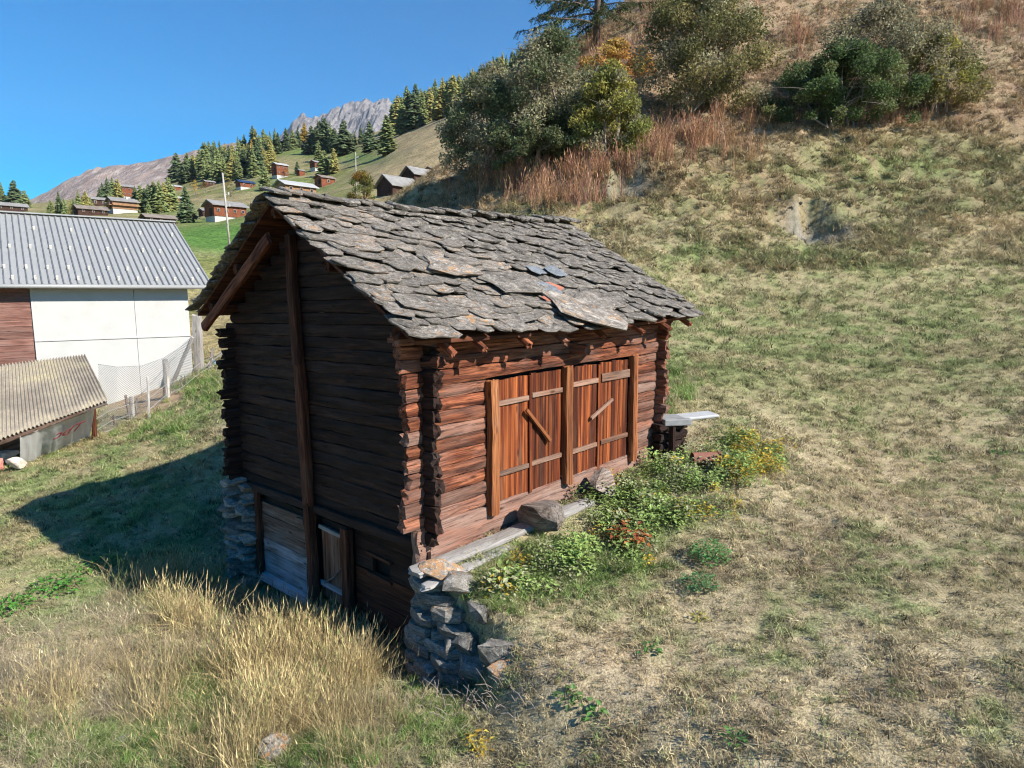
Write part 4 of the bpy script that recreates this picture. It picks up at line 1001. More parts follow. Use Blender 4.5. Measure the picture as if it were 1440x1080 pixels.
chalet(173, 299, 42, 'honey coloured chalet with balcony just above the metal roof ridge', W_LT, ROOFG, 1.4, .45, .16, 1, True)
chalet(138, 290, 28, 'brown chalet with grey roof left of the honey coloured chalet', W_DK, ROOFG, 1.3, .5, win=2)
chalet(180, 279, 25, 'tall red brown chalet uphill behind the honey coloured chalet', W_RED, ROOFG, 1.2, .55, .1, 2)
chalet(128, 302, 44, 'low barn with brown roof in front of the leftmost chalets', W_DK, ROOFB, 1.7, .3)
chalet(223, 314, 46, 'low barn with dark shingle roof peeping over the metal roof', W_DK, ROOFB, 1.8, .3, d=95)
chalet(14, 297, 44, 'low building with grey roof at the left picture edge', W_DK, ROOFG, 1.8, .3)
chalet(457, 261, 30, 'small red timber barn just above the stone roof ridge', W_RED, ROOFB, 1.2, .5, win=1)
chalet(446, 240, 21, 'small timber granary on a pale base uphill of the red barn', W_RED, ROOFG, 1.1, .5, .25, 1, win=1)
chalet(423, 247, 13, 'narrow red hut left of the small granary', W_RED, ROOFG, 1.0, .7)
chalet(394, 249, 24, 'two storey chalet half hidden by a larch', W_RED, ROOFL, 1.2, .6, .1, 2)
chalet(396, 213, 22, 'dark red chalet at the forest edge high on the slope', W_RED, ROOFG, 1.3, .5, .15, 2)
chalet(431, 210, 15, 'tiny dark hut right of the chalet at the forest edge', W_DK, ROOFB, 1.3, .4)
chalet(345, 265, 27, 'chalet with blue solar panels on its roof', W_RED, SOLAR, 1.4, .4, .05, win=2)
chalet(294, 262, 18, 'dark chalet between autumn trees below the forest', W_DK, ROOFG, 1.3, .5)
chalet(247, 268, 17, 'upper of two pale roofed chalets behind the tall spruce', W_RED, ROOFL, 1.3, .5)
chalet(247, 284, 18, 'lower of two pale roofed chalets behind the tall spruce', W_RED, ROOFL, 1.3, .5)
chalet(416, 274, 58, 'pale sheet roof of a house just behind the stone roof ridge', W_LT, ROOFL, 1.6, .35, d=85)
chalet(560, 274, 62, 'larger dark barn with wide gable right of the autumn bush', W_DK, ROOFG, 1.3, .28, d=118, win=0, pitch=.75)
chalet(588, 258, 48, 'second dark barn behind the larger wide gabled barn', W_DK, ROOFG, 1.3, .36, d=128, win=0, pitch=.75)
chalet(614, 247, 36, 'third dark barn, the uppermost of the row on the dry slope', W_DK, ROOFB, 1.6, .3, d=134, win=0)
chalet(648, 213, 18, 'dark hut at the edge of the big willow bush', W_DK, ROOFB, 1.2, .5, d=100, win=0)

# loose stones in the two slips on the bank
mb = MB(); rr = random.Random(8); protos = [rock_mesh(610 + i, ROCK, 1) for i in range(5)]
for hx, hy, rad, dep in hol_w:
    for k in range(70):
        x_, y_ = hx + rr.gauss(-.2, rad * .5), hy - .3 + rr.gauss(0, rad * .5); pr = rr.choice(protos); s_ = rr.uniform(.08, .32)
        Mx = Matrix.Translation((x_, y_, float(ground([x_], [y_])[0]) + s_ * .1)) @ Matrix.Rotation(rr.random() * 6, 4, 'Z') @ Matrix.Diagonal((s_, s_ * .8, s_ * .6, 1)); mb.add([Mx @ v.co for v in pr.vertices], [tuple(p.vertices) for p in pr.polygons])
mb.build('loose_stones', ROCK, None, Matrix.Identity(4), kind='stuff', label='grey loose stones in the small slips on the bank', cat='stones')
# ------------------------------------------------------------------ distant conifers and bushes
RT = random.Random(99)
def conifer_mesh(seed, mat, wid=.24, droop=.25, tiers=20, per=13, ex=.8):
    r = random.Random(seed); V = []; Fc = []
    for k in range(tiers):
        f = (k + r.uniform(-.3, .3)) / tiers; f = max(.02, min(.99, f)); z = .08 + .92 * f
        rad = wid * min(1, 1.25 * (1 - f)) ** ex * r.uniform(.75, 1.12) + .01
        for j in range(max(4, int(per * (1 - f * .6)))):
            a = r.random() * 6.283; q = rad * r.uniform(.65, 1.15); w_ = q * r.uniform(.16, .30) + .008; dz = -q * droop * r.uniform(.3, 1.8)
            ca, sa = math.cos(a), math.sin(a); z0 = z + r.uniform(-.02, .02); n = len(V)
            V += [(ca * q * .06, sa * q * .06, z0 + .012), (ca * q * .55 - sa * w_, sa * q * .55 + ca * w_, z0 + dz * .4 - .012), (ca * q, sa * q, z0 + dz), (ca * q * .55 + sa * w_, sa * q * .55 - ca * w_, z0 + dz * .4 - .012), (ca * q * .55, sa * q * .55, z0 + dz * .2 + .02)]
            Fc += [(n, n + 1, n + 4), (n + 1, n + 2, n + 4), (n + 2, n + 3, n + 4), (n + 3, n, n + 4)]
    return mesh('crown', V, Fc, mat)
TR_M = {'dark green': leafmat('spruce_needles', (.095, .13, .06), .45, .8, .15), 'green': leafmat('larch_green', (.19, .225, .085), .45, .8, .2), 'yellow green': leafmat('larch_turning', (.31, .28, .09), .4, .8, .25), 'golden': leafmat('larch_gold', (.34, .22, .04), .35, .8, .25)}
CROWNS = {k: [conifer_mesh(700 + i * 10 + j, m, (.25, .30, .23, .26, .20)[j], tiers=30, per=17, ex=(.8, .75, .9, .5, .6)[j]) for j in range(5)] for i, (k, m) in enumerate(TR_M.items())}
mb = MB(); mb.tube([(0, 0, -.05), (0, 0, .5), (0, 0, .97)], [.022, .014, .003], 6); TRUNK = mesh('trunk', mb.V, mb.F, plain('conifer_bark', (.10, .07, .05), .95))
def conifer(px, py, hpx, kind, label, group, wide=1.0):
    g = far_hit(px, py); h = hpx * RT.uniform(.74, .98) * g.y / F_PX
    e = link('conifer_tree', None, None, Matrix.Translation(g - Vector((0, 0, .03 * h))), label, 'tree', group)
    Mx = Matrix.Translation(g - Vector((0, 0, .03 * h))) @ Matrix.Rotation(RT.random() * 6.28, 4, 'Z') @ Matrix.Rotation(RT.uniform(-.04, .04), 4, 'X') @ Matrix.Diagonal((h * wide * RT.uniform(.85, 1.2), h * wide * RT.uniform(.85, 1.2), h, 1))
    link('trunk', TRUNK, e, Mx); link('crown', RT.choice(CROWNS[kind]), e, Mx)
kinds = ['dark green', 'green', 'green', 'yellow green']
named = [(5, 292, 42, 'green', 'tall conifer at the far left picture edge', 1.0), (22, 292, 42, 'dark green', 'spreading dark conifer second from the left edge', 1.3), (36, 292, 28, 'green', 'shorter conifer third from the left edge', 1.2),
         (263, 313, 54, 'dark green', 'single tall dark spruce in front of the two pale roofed chalets', 1.15), (373, 268, 42, 'green', 'light green larch in front of the two storey chalet', 1.0),
         (545, 218, 62, 'green', 'broadest green conifer standing alone below the rocky peak', 1.35), (521, 214, 44, 'dark green', 'dark conifer just left of the broadest green conifer', 1.0),
         (484, 218, 52, 'dark green', 'dark conifer right of the cluster above the granary', 1.25), (456, 246, 44, 'green', 'light larch behind the small granary', 1.2), (470, 244, 38, 'yellow green', 'yellowish larch right of the small granary', 1.0),
         (418, 245, 22, 'dark green', 'small dark fir beside the narrow red hut', 1.1), (640, 180, 30, 'green', 'small conifer close to the willow bush on the dry slope', 1.0)]
for a in named: conifer(a[0], a[1], a[2], a[3], a[4], None, a[5])
def grove(lst, phrase, group):
    for px, py, h, k in lst: conifer(px, py, h, k, k + ' conifer ' + phrase, group, RT.uniform(.85, 1.2))
grove([(72, 303, 28, 'green'), (84, 302, 34, 'dark green'), (92, 303, 26, 'green'), (100, 302, 24, 'yellow green'), (112, 300, 34, 'green'), (121, 299, 38, 'yellow green'), (129, 298, 24, 'green'), (105, 302, 22, 'dark green')], 'in the row left of the brown chalets', 'conifers left of the brown chalets')
grove([(146, 285, 34, 'dark green'), (152, 286, 40, 'dark green'), (159, 284, 38, 'green'), (166, 284, 34, 'yellow green'), (156, 292, 26, 'green'), (141, 288, 26, 'dark green')], 'in the clump behind the honey coloured chalet', 'conifers behind the honey coloured chalet')
grove([(192, 298, 40, 'dark green'), (199, 299, 42, 'green'), (205, 298, 36, 'dark green'), (212, 299, 50, 'dark green'), (219, 299, 44, 'green'), (226, 299, 46, 'green'), (233, 298, 48, 'yellow green'), (240, 297, 50, 'green'), (246, 295, 44, 'green'), (209, 303, 26, 'green')], 'in the dense row right of the honey coloured chalet', 'conifers right of the honey coloured chalet')
fl = []
for px in range(250, 392, 4):
    t = (px - 252) / 140; by = 262 - 38 * t
    fl.append((px + RT.uniform(-2, 2), by + RT.uniform(-8, 6) - 6, RT.uniform(34, 46), RT.choice(kinds)))
for px in range(290, 388, 4):
    fl.append((px + RT.uniform(-3, 3), 252 - (px - 296) * .12 + RT.uniform(-6, 6), RT.uniform(36, 50), RT.choice(kinds + ['yellow green'])))
fl += [(355, 236, 44, 'golden'), (366, 246, 56, 'dark green'), (374, 240, 50, 'dark green')]
grove(fl, 'in the forest left of the high dark red chalet', 'forest on the left slope')
grove([(404, 212, 34, 'dark green'), (412, 210, 36, 'green'), (420, 208, 40, 'dark green'), (428, 205, 34, 'golden'), (388, 208, 32, 'green')], 'on the skyline around the high dark red chalet', 'conifers around the high chalet')
grove([(438, 216, 42, 'dark green'), (444, 215, 46, 'green'), (451, 216, 48, 'dark green'), (458, 215, 50, 'dark green'), (465, 214, 46, 'green'), (472, 214, 42, 'dark green'), (448, 226, 30, 'green')], 'in the cluster above the small granary', 'conifers above the granary')
grove([(498, 205, 26, 'green'), (508, 203, 28, 'dark green'), (514, 204, 24, 'green')], 'in the gap below the rocky peak', 'conifers in the gap below the peak')
fl = []
for i, px in enumerate(range(552, 760, 6)):
    by = np.interp(px, [552, 600, 650, 700, 760], [192, 170, 156, 140, 118])
    fl.append((px + RT.uniform(-3, 3), by + RT.uniform(-5, 4), RT.uniform(44, 62), RT.choice(kinds)))
    fl.append((px + 3 + RT.uniform(-3, 3), by + RT.uniform(-12, -4), RT.uniform(40, 56), RT.choice(kinds)))
grove(fl, 'in the forest on the skyline above the dry slope', 'forest on the right skyline')

def leaf_cloud(rng, clumps, n, size, flat=.5):
    """n leaf quads gathered in clumps (centre, radius); returns verts and faces"""
    C = np.array([c for c, _ in clumps]); Rr = np.array([r for _, r in clumps]); k = rng.choice(len(C), n, p=Rr ** 2 / (Rr ** 2).sum())
    d = rng.normal(size=(n, 3)); d /= np.linalg.norm(d, axis=1)[:, None]; rad = rng.random(n) ** .45
    P = C[k] + d * (Rr[k] * rad)[:, None] * np.array((1, 1, .8))
    a = rng.normal(size=(n, 3)); a /= np.linalg.norm(a, axis=1)[:, None]; b = np.cross(a, rng.normal(size=(n, 3))); b /= np.linalg.norm(b, axis=1)[:, None]
    s = size * rng.uniform(.6, 1.3, n)[:, None]; Vv = np.stack([P - a * s, P + b * s * flat, P + a * s, P - b * s * flat], 1).reshape(-1, 3)
    return Vv, np.arange(4 * n).reshape(n, 4)
def bush(name, base, size, label, cols, n=6000, leaf=.11, seed=0, lumps=26, cat='bush', group=None, stems=9, twigs=30, lr=1.0):
    rng = np.random.default_rng(seed); r = random.Random(seed); base = Vector(base); sx, sy, sz = size
    e = empty(name, base, label, cat, group); cl = []
    for _ in range(lumps):
        a = r.random() * 6.283; q = r.random() ** .5; zz = r.random() ** .8 * .86 + .04; env = math.sin(min(1, (zz + .42) / 1.30) * math.pi) ** .6
        cl.append(((math.cos(a) * q * sx * .42 * env, math.sin(a) * q * sy * .42 * env, zz * sz), lr * r.uniform(.13, .29) * (min(sx, sz) * .55 + max(sx, sz) * .15)))
    mats = [leafmat(name + '_leaf_%d_%d' % (seed, i), [min(1, q * 1.3) for q in c], .45, .7, .42) for i, c in enumerate(cols)]
    part = [[] for _ in cols]
    for c in cl: part[min(len(cols) - 1, int(r.random() * len(cols)))].append(c)
    for i, pc in enumerate(part):
        if not pc: continue
        m_ = max(50, n * len(pc) // lumps); Vv, Fq_ = leaf_cloud(rng, pc, m_, leaf)
        link('crown', np_mesh('crown', Vv, Fq_, mats[i], None, False), e, Matrix.Translation(base))
    mb = MB()
    for k in range(stems):
        c = Vector(cl[k % len(cl)][0]); b0 = Vector((r.uniform(-.1, .1) * sx, r.uniform(-.1, .1) * sy, -.25)); mid = (b0 + c) / 2 + Vector((r.uniform(-.1, .1) * sx, 0, .1 * sz))
        mb.tube([b0, mid, c], [.02 * sz ** .5 * 1.6, .013 * sz ** .5 * 1.6, .006], 5)
    for k in range(twigs):
        c = Vector(r.choice(cl)[0]); q = c + Vector((r.gauss(0, .09) * sx, r.gauss(0, .09) * sy, r.uniform(-.03, .14) * sz)); mb.tube([c, (c + q) / 2 + Vector((0, 0, .03)), q], [.018, .012, .005], 4, False)
    link('stem', mesh('stem', mb.V, mb.F, bpy.data.materials.get('twig_grey') or plain('twig_grey', (.26, .22, .19), .9)), e, Matrix.Translation(base))
    return e
def far_bush(px, py, w, h, col, label, seed):
    g = far_hit(px, py); s = g.y / F_PX; bush('bush', g, (w * s, w * s, h * s), label, col, 1400, .022 * w * s, seed, 14, stems=4, twigs=0)
far_bush(275, 278, 13, 26, [(.50, .30, .03), (.42, .28, .05)], 'bright yellow birch above the tall dark spruce', 1)
far_bush(289, 272, 18, 18, [(.20, .10, .04), (.16, .12, .05)], 'rusty autumn bush below the forest edge', 2)
far_bush(325, 277, 20, 24, [(.26, .15, .05), (.18, .15, .05)], 'orange brown bush left of the solar roofed chalet', 3)
far_bush(300, 309, 17, 26, [(.16, .13, .05), (.11, .11, .04)], 'olive bush in front of the large red brown chalet', 4)
far_bush(226, 300, 14, 12, [(.17, .19, .04)], 'round yellow green bush by the low dark barn', 5)
far_bush(403, 250, 10, 14, [(.30, .17, .05)], 'small orange tree beside the two storey chalet', 6)
g = at(510, 284, 95); bush('bush', g, (5.2, 4.2, 4.4), 'round autumn bush turning orange beside the grey pole', [(.10, .12, .03), (.24, .16, .035), (.30, .13, .03), (.14, .13, .035)], 5000, .12, 7, 30)

# ------------------------------------------------------------------ shrubs on the near hillside
GG, GY_, DG, YG, OR = (.22, .205, .125), (.275, .25, .15), (.105, .13, .06), (.26, .235, .06), (.38, .20, .06)
def hbush(px, py, wpx, hpx, label, cols, n, seed, leaf=.095, lumps=120, name='shrub'):
    g = hit(px, py); s = g.y / F_PX; return bush(name, g, (wpx * s * 1.18, wpx * s * .85, hpx * s * 1.05), label, cols, int(n * 3.6), leaf, seed, lumps, twigs=150, stems=14, lr=.66)
hbush(692, 248, 140, 140, 'grey green willow bush at the left end of the hillside bushes', [GG, GG, DG, GY_], 9000, 11)
hbush(775, 225, 185, 165, 'tallest grey green willow in the middle of the left bushes', [GG, GY_, GG, DG], 10000, 12)
hbush(858, 226, 105, 125, 'yellow green bush at the right end of the left bushes', [YG, YG, (.17, .18, .05), GG], 6000, 13)
hbush(760, 240, 150, 80, 'low dark bush under the tall grey green willow', [DG, (.09, .10, .045)], 6000, 19)
hbush(868, 125, 110, 60, 'low orange autumn shrub above the left bushes', [OR, (.38, .25, .07)], 3500, 14)
hbush(985, 158, 190, 170, 'broad olive shrub in the centre of the upper slope', [(.17, .155, .06), GY_, (.20, .17, .07), (.12, .12, .045)], 11000, 15)
hbush(1180, 182, 215, 110, 'dense dark green shrub on the right of the slope', [(.065, .10, .035), (.085, .125, .045), (.13, .15, .06)], 11000, 16)
hbush(1235, 140, 240, 125, 'grey twiggy shrub behind the dense dark green shrub', [(.20, .175, .10), GG, (.22, .19, .12)], 7000, 17)
hbush(1315, 155, 120, 100, 'small yellow green shrub right of the dense dark green shrub', [YG, (.15, .16, .05), (.2, .17, .08)], 5000, 18)

# big larch whose lower branches hang into the picture top
def big_larch(px, py):
    g = hit(px, py); r = random.Random(5); e = empty('larch_tree', g, 'big dark larch with long drooping branches at the top edge of the picture', 'tree')
    Hh = 17.0; mb = MB(); mb.tube([g + Vector((0, 0, -.5)), g + Vector((.1, 0, 5)), g + Vector((0, 0, Hh))], [.34, .26, .04], 10); mb.build('trunk', plain('larch_bark', (.12, .085, .065), .95, 0, .4, 4, .6), e, Matrix.Translation(g), True)
    nb, sp = MB(), []
    for k in range(64):
        f = (k + r.random()) / 64; z0 = 1.6 + (Hh - 2) * f; a = r.random() * 6.283
        if k < 22 and k % 2: a = math.pi + r.uniform(-.7, .7)
        L = (7.2 * (1 - f) ** .8 + .5) * r.uniform(.6, 1.05); d = Vector((math.cos(a), math.sin(a), 0)); pts = []
        for j in range(7):
            t = j / 6; pts.append(g + Vector((0, 0, z0)) + d * L * t + Vector((0, 0, L * (.10 * t - .38 * t * t + .16 * t ** 4))) + Vector((r.gauss(0, .04), r.gauss(0, .04), 0)) * L * .3)
        nb.tube(pts, [.06 * (1 - .85 * j / 6) * L / 5 + .008 for j in range(7)], 5, False)
        for q in range(int(L * 9)):
            t = r.uniform(.12, 1); i = min(5, int(t * 6)); p = pts[i].lerp(pts[i + 1], t * 6 - i); sd = Vector((-d.y, d.x, 0)) * r.choice((-1, 1)); tw = sd * r.uniform(.2, .8) * (1.15 - t * .6) + d * r.uniform(.1, .5) + Vector((0, 0, -r.uniform(.15, .75)))
            nb.tube([p, p + tw * .5, p + tw], [.012, .009, .004], 3, False)
            for s in range(16): sp.append(p + tw * r.random() + Vector((r.gauss(0, .05), r.gauss(0, .05), r.gauss(0, .05))))
    nb.build('branches', bpy.data.materials['larch_bark'], e, Matrix.Translation(g))
    rng = np.random.default_rng(3); P = np.array([tuple(s) for s in sp]); n = len(P); a = rng.normal(size=(n, 3)) + np.array((0, 0, -.6)); a /= np.linalg.norm(a, axis=1)[:, None]; b = np.cross(a, rng.normal(size=(n, 3))); b /= np.linalg.norm(b, axis=1)[:, None]
    s = rng.uniform(.05, .11, n)[:, None]; Vv = np.stack([P - a * s, P + b * s * .4, P + a * s, P - b * s * .4], 1).reshape(-1, 3) - np.array(tuple(g))
    link('crown', np_mesh('crown', Vv, np.arange(4 * n).reshape(n, 4), leafmat('larch_needles', (.06, .085, .03), .5, .8, .2), None, False), e, Matrix.Translation(g))
big_larch(838, 72)

# ------------------------------------------------------------------ scattered growth
def scatter(name, proto, P, rot, scl, col, label=None, cat=None):
    n = len(P); m = bpy.data.meshes.new(name); m.vertices.add(n); m.vertices.foreach_set('co', np.asarray(P, np.float32).ravel())
    a = m.attributes.new('rot', 'FLOAT_VECTOR', 'POINT'); a.data.foreach_set('vector', np.asarray(rot, np.float32).ravel())
    a = m.attributes.new('scl', 'FLOAT', 'POINT'); a.data.foreach_set('value', np.asarray(scl, np.float32).ravel())
    a = m.attributes.new('gcol', 'FLOAT_COLOR', 'POINT'); a.data.foreach_set('color', np.concatenate([col, np.ones((n, 1))], 1).astype(np.float32).ravel())
    o = link(name, m, kind='stuff', label=label, cat=cat)
    po = bpy.data.objects.new(name + '_source', proto)
    ng = bpy.data.node_groups.new(name, 'GeometryNodeTree'); ng.interface.new_socket('Geometry', in_out='INPUT', socket_type='NodeSocketGeometry'); ng.interface.new_socket('Geometry', in_out='OUTPUT', socket_type='NodeSocketGeometry')
    gi, go = ng.nodes.new('NodeGroupInput'), ng.nodes.new('NodeGroupOutput'); ip = ng.nodes.new('GeometryNodeInstanceOnPoints'); oi = ng.nodes.new('GeometryNodeObjectInfo'); oi.inputs['Object'].default_value = po
    mp = ng.nodes.new('GeometryNodeMeshToPoints')
    ra = ng.nodes.new('GeometryNodeInputNamedAttribute'); ra.data_type = 'FLOAT_VECTOR'; ra.inputs['Name'].default_value = 'rot'
    sa = ng.nodes.new('GeometryNodeInputNamedAttribute'); sa.data_type = 'FLOAT'; sa.inputs['Name'].default_value = 'scl'
    L = ng.links.new; L(gi.outputs[0], mp.inputs['Mesh']); L(mp.outputs[0], ip.inputs['Points']); L(oi.outputs['Geometry'], ip.inputs['Instance']); L(ra.outputs['Attribute'], ip.inputs['Rotation']); L(sa.outputs['Attribute'], ip.inputs['Scale']); L(ip.outputs[0], go.inputs[0])
    md = o.modifiers.new('growth', 'NODES'); md.node_group = ng
    return o
def tuft(seed, n, hgt, spread, width, lean, mat, head=False, seg=2):
    r = random.Random(seed); V = []; Fc = []
    for _ in range(n):
        a = r.random() * 6.283; q = spread * r.random() ** .5; x, y = math.cos(a) * q, math.sin(a) * q; h = hgt * r.uniform(.5, 1.1); la = r.random() * 6.283; ln = lean * h * r.uniform(.2, 1.4); w = width * r.uniform(.6, 1.2); wa = r.random() * 6.283
        dx, dy = math.cos(wa) * w, math.sin(wa) * w; b = len(V); nseg = seg
        for k in range(nseg + 1):
            t = k / nseg; cx, cy, cz = x + math.cos(la) * ln * t * t, y + math.sin(la) * ln * t * t, h * t * (1 - .25 * lean * t)
            ww = 1 - t * (.55 if head else .9)
            V += [(cx - dx * ww, cy - dy * ww, cz), (cx + dx * ww, cy + dy * ww, cz)]
            if k: i = b + 2 * k; Fc.append((i - 2, i - 1, i + 1, i))
        if head and r.random() < .75:
            tx, ty, tz = V[-1]; i = len(V); hl = h * r.uniform(.10, .2); hw = w * 2.2
            V += [(tx - dx * 2, ty - dy * 2, tz), (tx + math.cos(la) * hl * .4, ty + math.sin(la) * hl * .4, tz + hl), (tx + dx * 2, ty + dy * 2, tz), (tx, ty, tz - hl * .2)]; Fc.append((i, i + 3, i + 2, i + 1))
    return mesh('tuft', V, Fc, mat)
rng = np.random.default_rng(12)
def sample(n, x0, x1, y0, y1): return rng.uniform(x0, x1, n), rng.uniform(y0, y1, n)
def in_barn(x, y, m=.0):
    u, w = uw(x, y); return (u > -m) & (u < BL + m) & (w > -m) & (w < BW + m)
def inview(x, y, z, mg=60):
    px, py = project(x, y, z); return (px > -300) & (px < 1840) & (py < 1250) & (py > -200)
def rots(n, tilt=.25): return np.stack([rng.normal(0, tilt, n), rng.normal(0, tilt, n), rng.uniform(0, 6.283, n)], 1)
# short turf, thinner with distance
TUFTS = [tuft(800 + i, 14, .08, .06, .005, 1.1, GRASS) for i in range(3)]
k = 0
for (y0, y1, dens, sc0, hmul) in ((3.5, 9, 300, 1.0, 1), (9, 14, 190, 1.2, 1), (14, 22, 90, 1.7, 1), (22, 34, 40, 2.4, 1)):
    xm = y1 * 1.22; n = int(dens * 2 * xm * (y1 - y0)); x, y = sample(n, -xm, xm, y0, y1); z = ground(x, y)
    px, py = project(x, y, z); keep = inview(x, y, z) & ~in_barn(x, y, .02); x, y, z = x[keep], y[keep], z[keep]
    c, sand = ground_colour(x, y, z); n3 = fbm(x * 2.2, y * 2.2, 91, 3); hol = np.zeros(len(x))
    keep = (n3 > rng.random(len(x)) * .75) & (sand < .4); x, y, z, c, n3 = x[keep], y[keep], z[keep], c[keep], n3[keep]
    c = c * rng.uniform(.5, 1.55, (len(x), 1)); dk = rng.random(len(x)) < .14; c[dk] *= .28; gr = rng.random(len(x)) < .12; c[gr] = c[gr] * .4 + GREEN * .9
    sc_ = sc0 * rng.uniform(.6, 1.35, len(x)) * (.6 + .8 * n3)
    for j in range(3):
        s = np.arange(len(x)) % 3 == j
        scatter('turf_grass', TUFTS[j], np.stack([x[s], y[s], z[s] - .005], 1), rots(s.sum(), .35), sc_[s], c[s], 'short dry turf grass', 'grass'); k += 1
# rank tussocks on the bank
TUSS = [tuft(820 + i, 20, .36, .17, .020, 1.3, GRASS) for i in range(2)]
n = 105000; x, y = sample(n, -14, 62, 30.5, 74); z = ground(x, y); keep = inview(x, y, z) & (rng.random(n) < np.clip(1.15 - (y - 30) / 70, .3, 1)); x, y, z = x[keep], y[keep], z[keep]
c, _ = ground_colour(x, y, z); nn = fbm(x * .8, y * .8, 95, 3); hk = np.ones(len(x), bool)
for hx, hy, rad, dep in hol_w: hk &= ((x - hx) / (rad * .95)) ** 2 + ((y - hy) / (rad * .7)) ** 2 > 1
keep = hk & (nn > rng.random(len(x)) * .72); x, y, z, c, nn = x[keep], y[keep], z[keep], c[keep], nn[keep]; c = c * rng.uniform(.5, 1.5, (len(x), 1)); dk = rng.random(len(x)) < .12; c[dk] *= .35; br = rng.random(len(x)) < .3; c[br] = c[br] * .4 + np.array((.40, .29, .16)) * .6
for j in range(2):
    s = np.arange(len(x)) % 2 == j; scatter('bank_grass', TUSS[j], np.stack([x[s], y[s], z[s] - .03], 1), rots(s.sum(), .3), rng.uniform(.35, 1.45, s.sum()) * (.4 + 1.1 * nn[s]), c[s], 'matted dry grass on the hillside', 'grass')
# reddish dry willowherb stalks between the shrubs
STALK = [tuft(840 + i, 9, 1.35, .22, .012, .25, GRASS, True, 2) for i in range(2)]
regions = [(720, 258, 70, 20, 420), (830, 250, 70, 26, 420), (960, 210, 80, 22, 420), (1030, 175, 35, 20, 150), (790, 285, 60, 12, 150), (860, 75, 50, 30, 260), (920, 30, 50, 25, 260), (1130, 50, 30, 28, 130), (1395, 30, 60, 30, 330), (1190, 175, 120, 12, 120), (830, 110, 40, 20, 120), (1000, 5, 50, 20, 100)]
P = []
for cx, cy, rx, ry, nn_ in regions:
    for _ in range(int(nn_ * .85)):
        P.append((rng.normal(cx, rx * .55), rng.normal(cy, ry * .55)))
P3 = np.array([tuple(hit(a, b, 28, 84)) for a, b in P]); P3 = P3[(P3[:, 1] > 30) & (fbm(P3[:, 0] * .7, P3[:, 1] * .7, 93, 3) > .43)]
c = np.array((.42, .235, .14))[None] * rng.uniform(.4, 1.5, (len(P3), 1)) + rng.normal(0, .02, (len(P3), 3))
for j in range(2):
    s = np.arange(len(P3)) % 2 == j; scatter('willowherb_stalks', STALK[j], P3[s], rots(s.sum(), .12), rng.uniform(.55, 1.15, s.sum()), np.clip(c[s], .02, 1), 'reddish brown dry stalks between the shrubs', 'dry stalks')
# tall golden grass at lower left
TALL = [tuft(860 + i, 24, (.66, .52, .6)[i], .14, .0028, (.4, .9, .6)[i], GRASS, True, 3) for i in range(3)]
LODG = [tuft(870 + i, 30, .5, .18, .0034, (1.7, 1.1)[i], GRASS, bool(i), 3) for i in range(2)]
n = 26000; x, y = sample(n, -9, 1.5, 5.0, 14); z = ground(x, y); px, py = project(x, y, z); u, w = uw(x, y)
stand = np.clip(blob(px, py, 370, 1000, 105, 75) * 1.3 + blob(px, py, 480, 950, 60, 55) * .8 + blob(px, py, 290, 830, 75, 45) * .7 + blob(px, py, 60, 1000, 90, 60) * .10 + blob(px, py, 410, 900, 60, 40) * .7, 0, 1)
lodge = np.clip(blob(px, py, 150, 950, 150, 65) + blob(px, py, 60, 1010, 120, 65) + blob(px, py, 260, 890, 100, 55) + blob(px, py, 520, 980, 60, 50) * .5, 0, 1)
gap = 1 - np.clip(.95 * blob(px, py, 300, 985, 55, 32) + .9 * blob(px, py, 150, 1055, 110, 26) + .7 * blob(px, py, 250, 1030, 70, 22) + .6 * blob(px, py, 470, 1055, 60, 30), 0, 1); lodge *= gap; stand *= gap
edge = np.where(px < 300, sstep(-12, 26, py - (892 - .62 * px)), 1.0); lodge = lodge * edge; stand = stand * edge
nn = fbm(x * 1.3, y * 1.3, 97, 3); ok = (u < -.12) & (px < 600)
s1 = ok & (rng.random(n) < stand * sstep(.38, .58, nn) * .8); s2 = ok & ~s1 & (rng.random(n) < lodge * (.12 + 1.2 * sstep(.36, .62, fbm(x * 1.8, y * 1.8, 98, 3))) * .62)
gold = np.array((.52, .41, .215)); strw = np.array((.44, .365, .255))
for sel, TT, c0, nm, lab, smin, smax in ((s1, TALL, gold, 'tall_dry_grass', 'tall golden dry grass below the barn', .6, 1.22), (s2, LODG, strw, 'lodged_dry_grass', 'flattened straw coloured grass at lower left', .25, .68)):
    X, Y, Z = x[sel], y[sel], z[sel]; cc_ = c0[None] * rng.uniform(.5, 1.3, (len(X), 1)) * (.55 + .9 * fbm(X * 1.1, Y * 1.1, 99, 3))[:, None]; gsel = rng.random(len(X)) < .1; cc_[gsel] = cc_[gsel] * .4 + LUSH * .8
    for j in range(len(TT)):
        s = np.arange(len(X)) % len(TT) == j; scatter(nm, TT[j], np.stack([X[s], Y[s], Z[s] - .02], 1), rots(s.sum(), .12), rng.uniform(smin, smax, s.sum()) * (.45 + 1.1 * fbm(X[s] * .9, Y[s] * .9, 96, 3)), cc_[s], lab, 'grass')
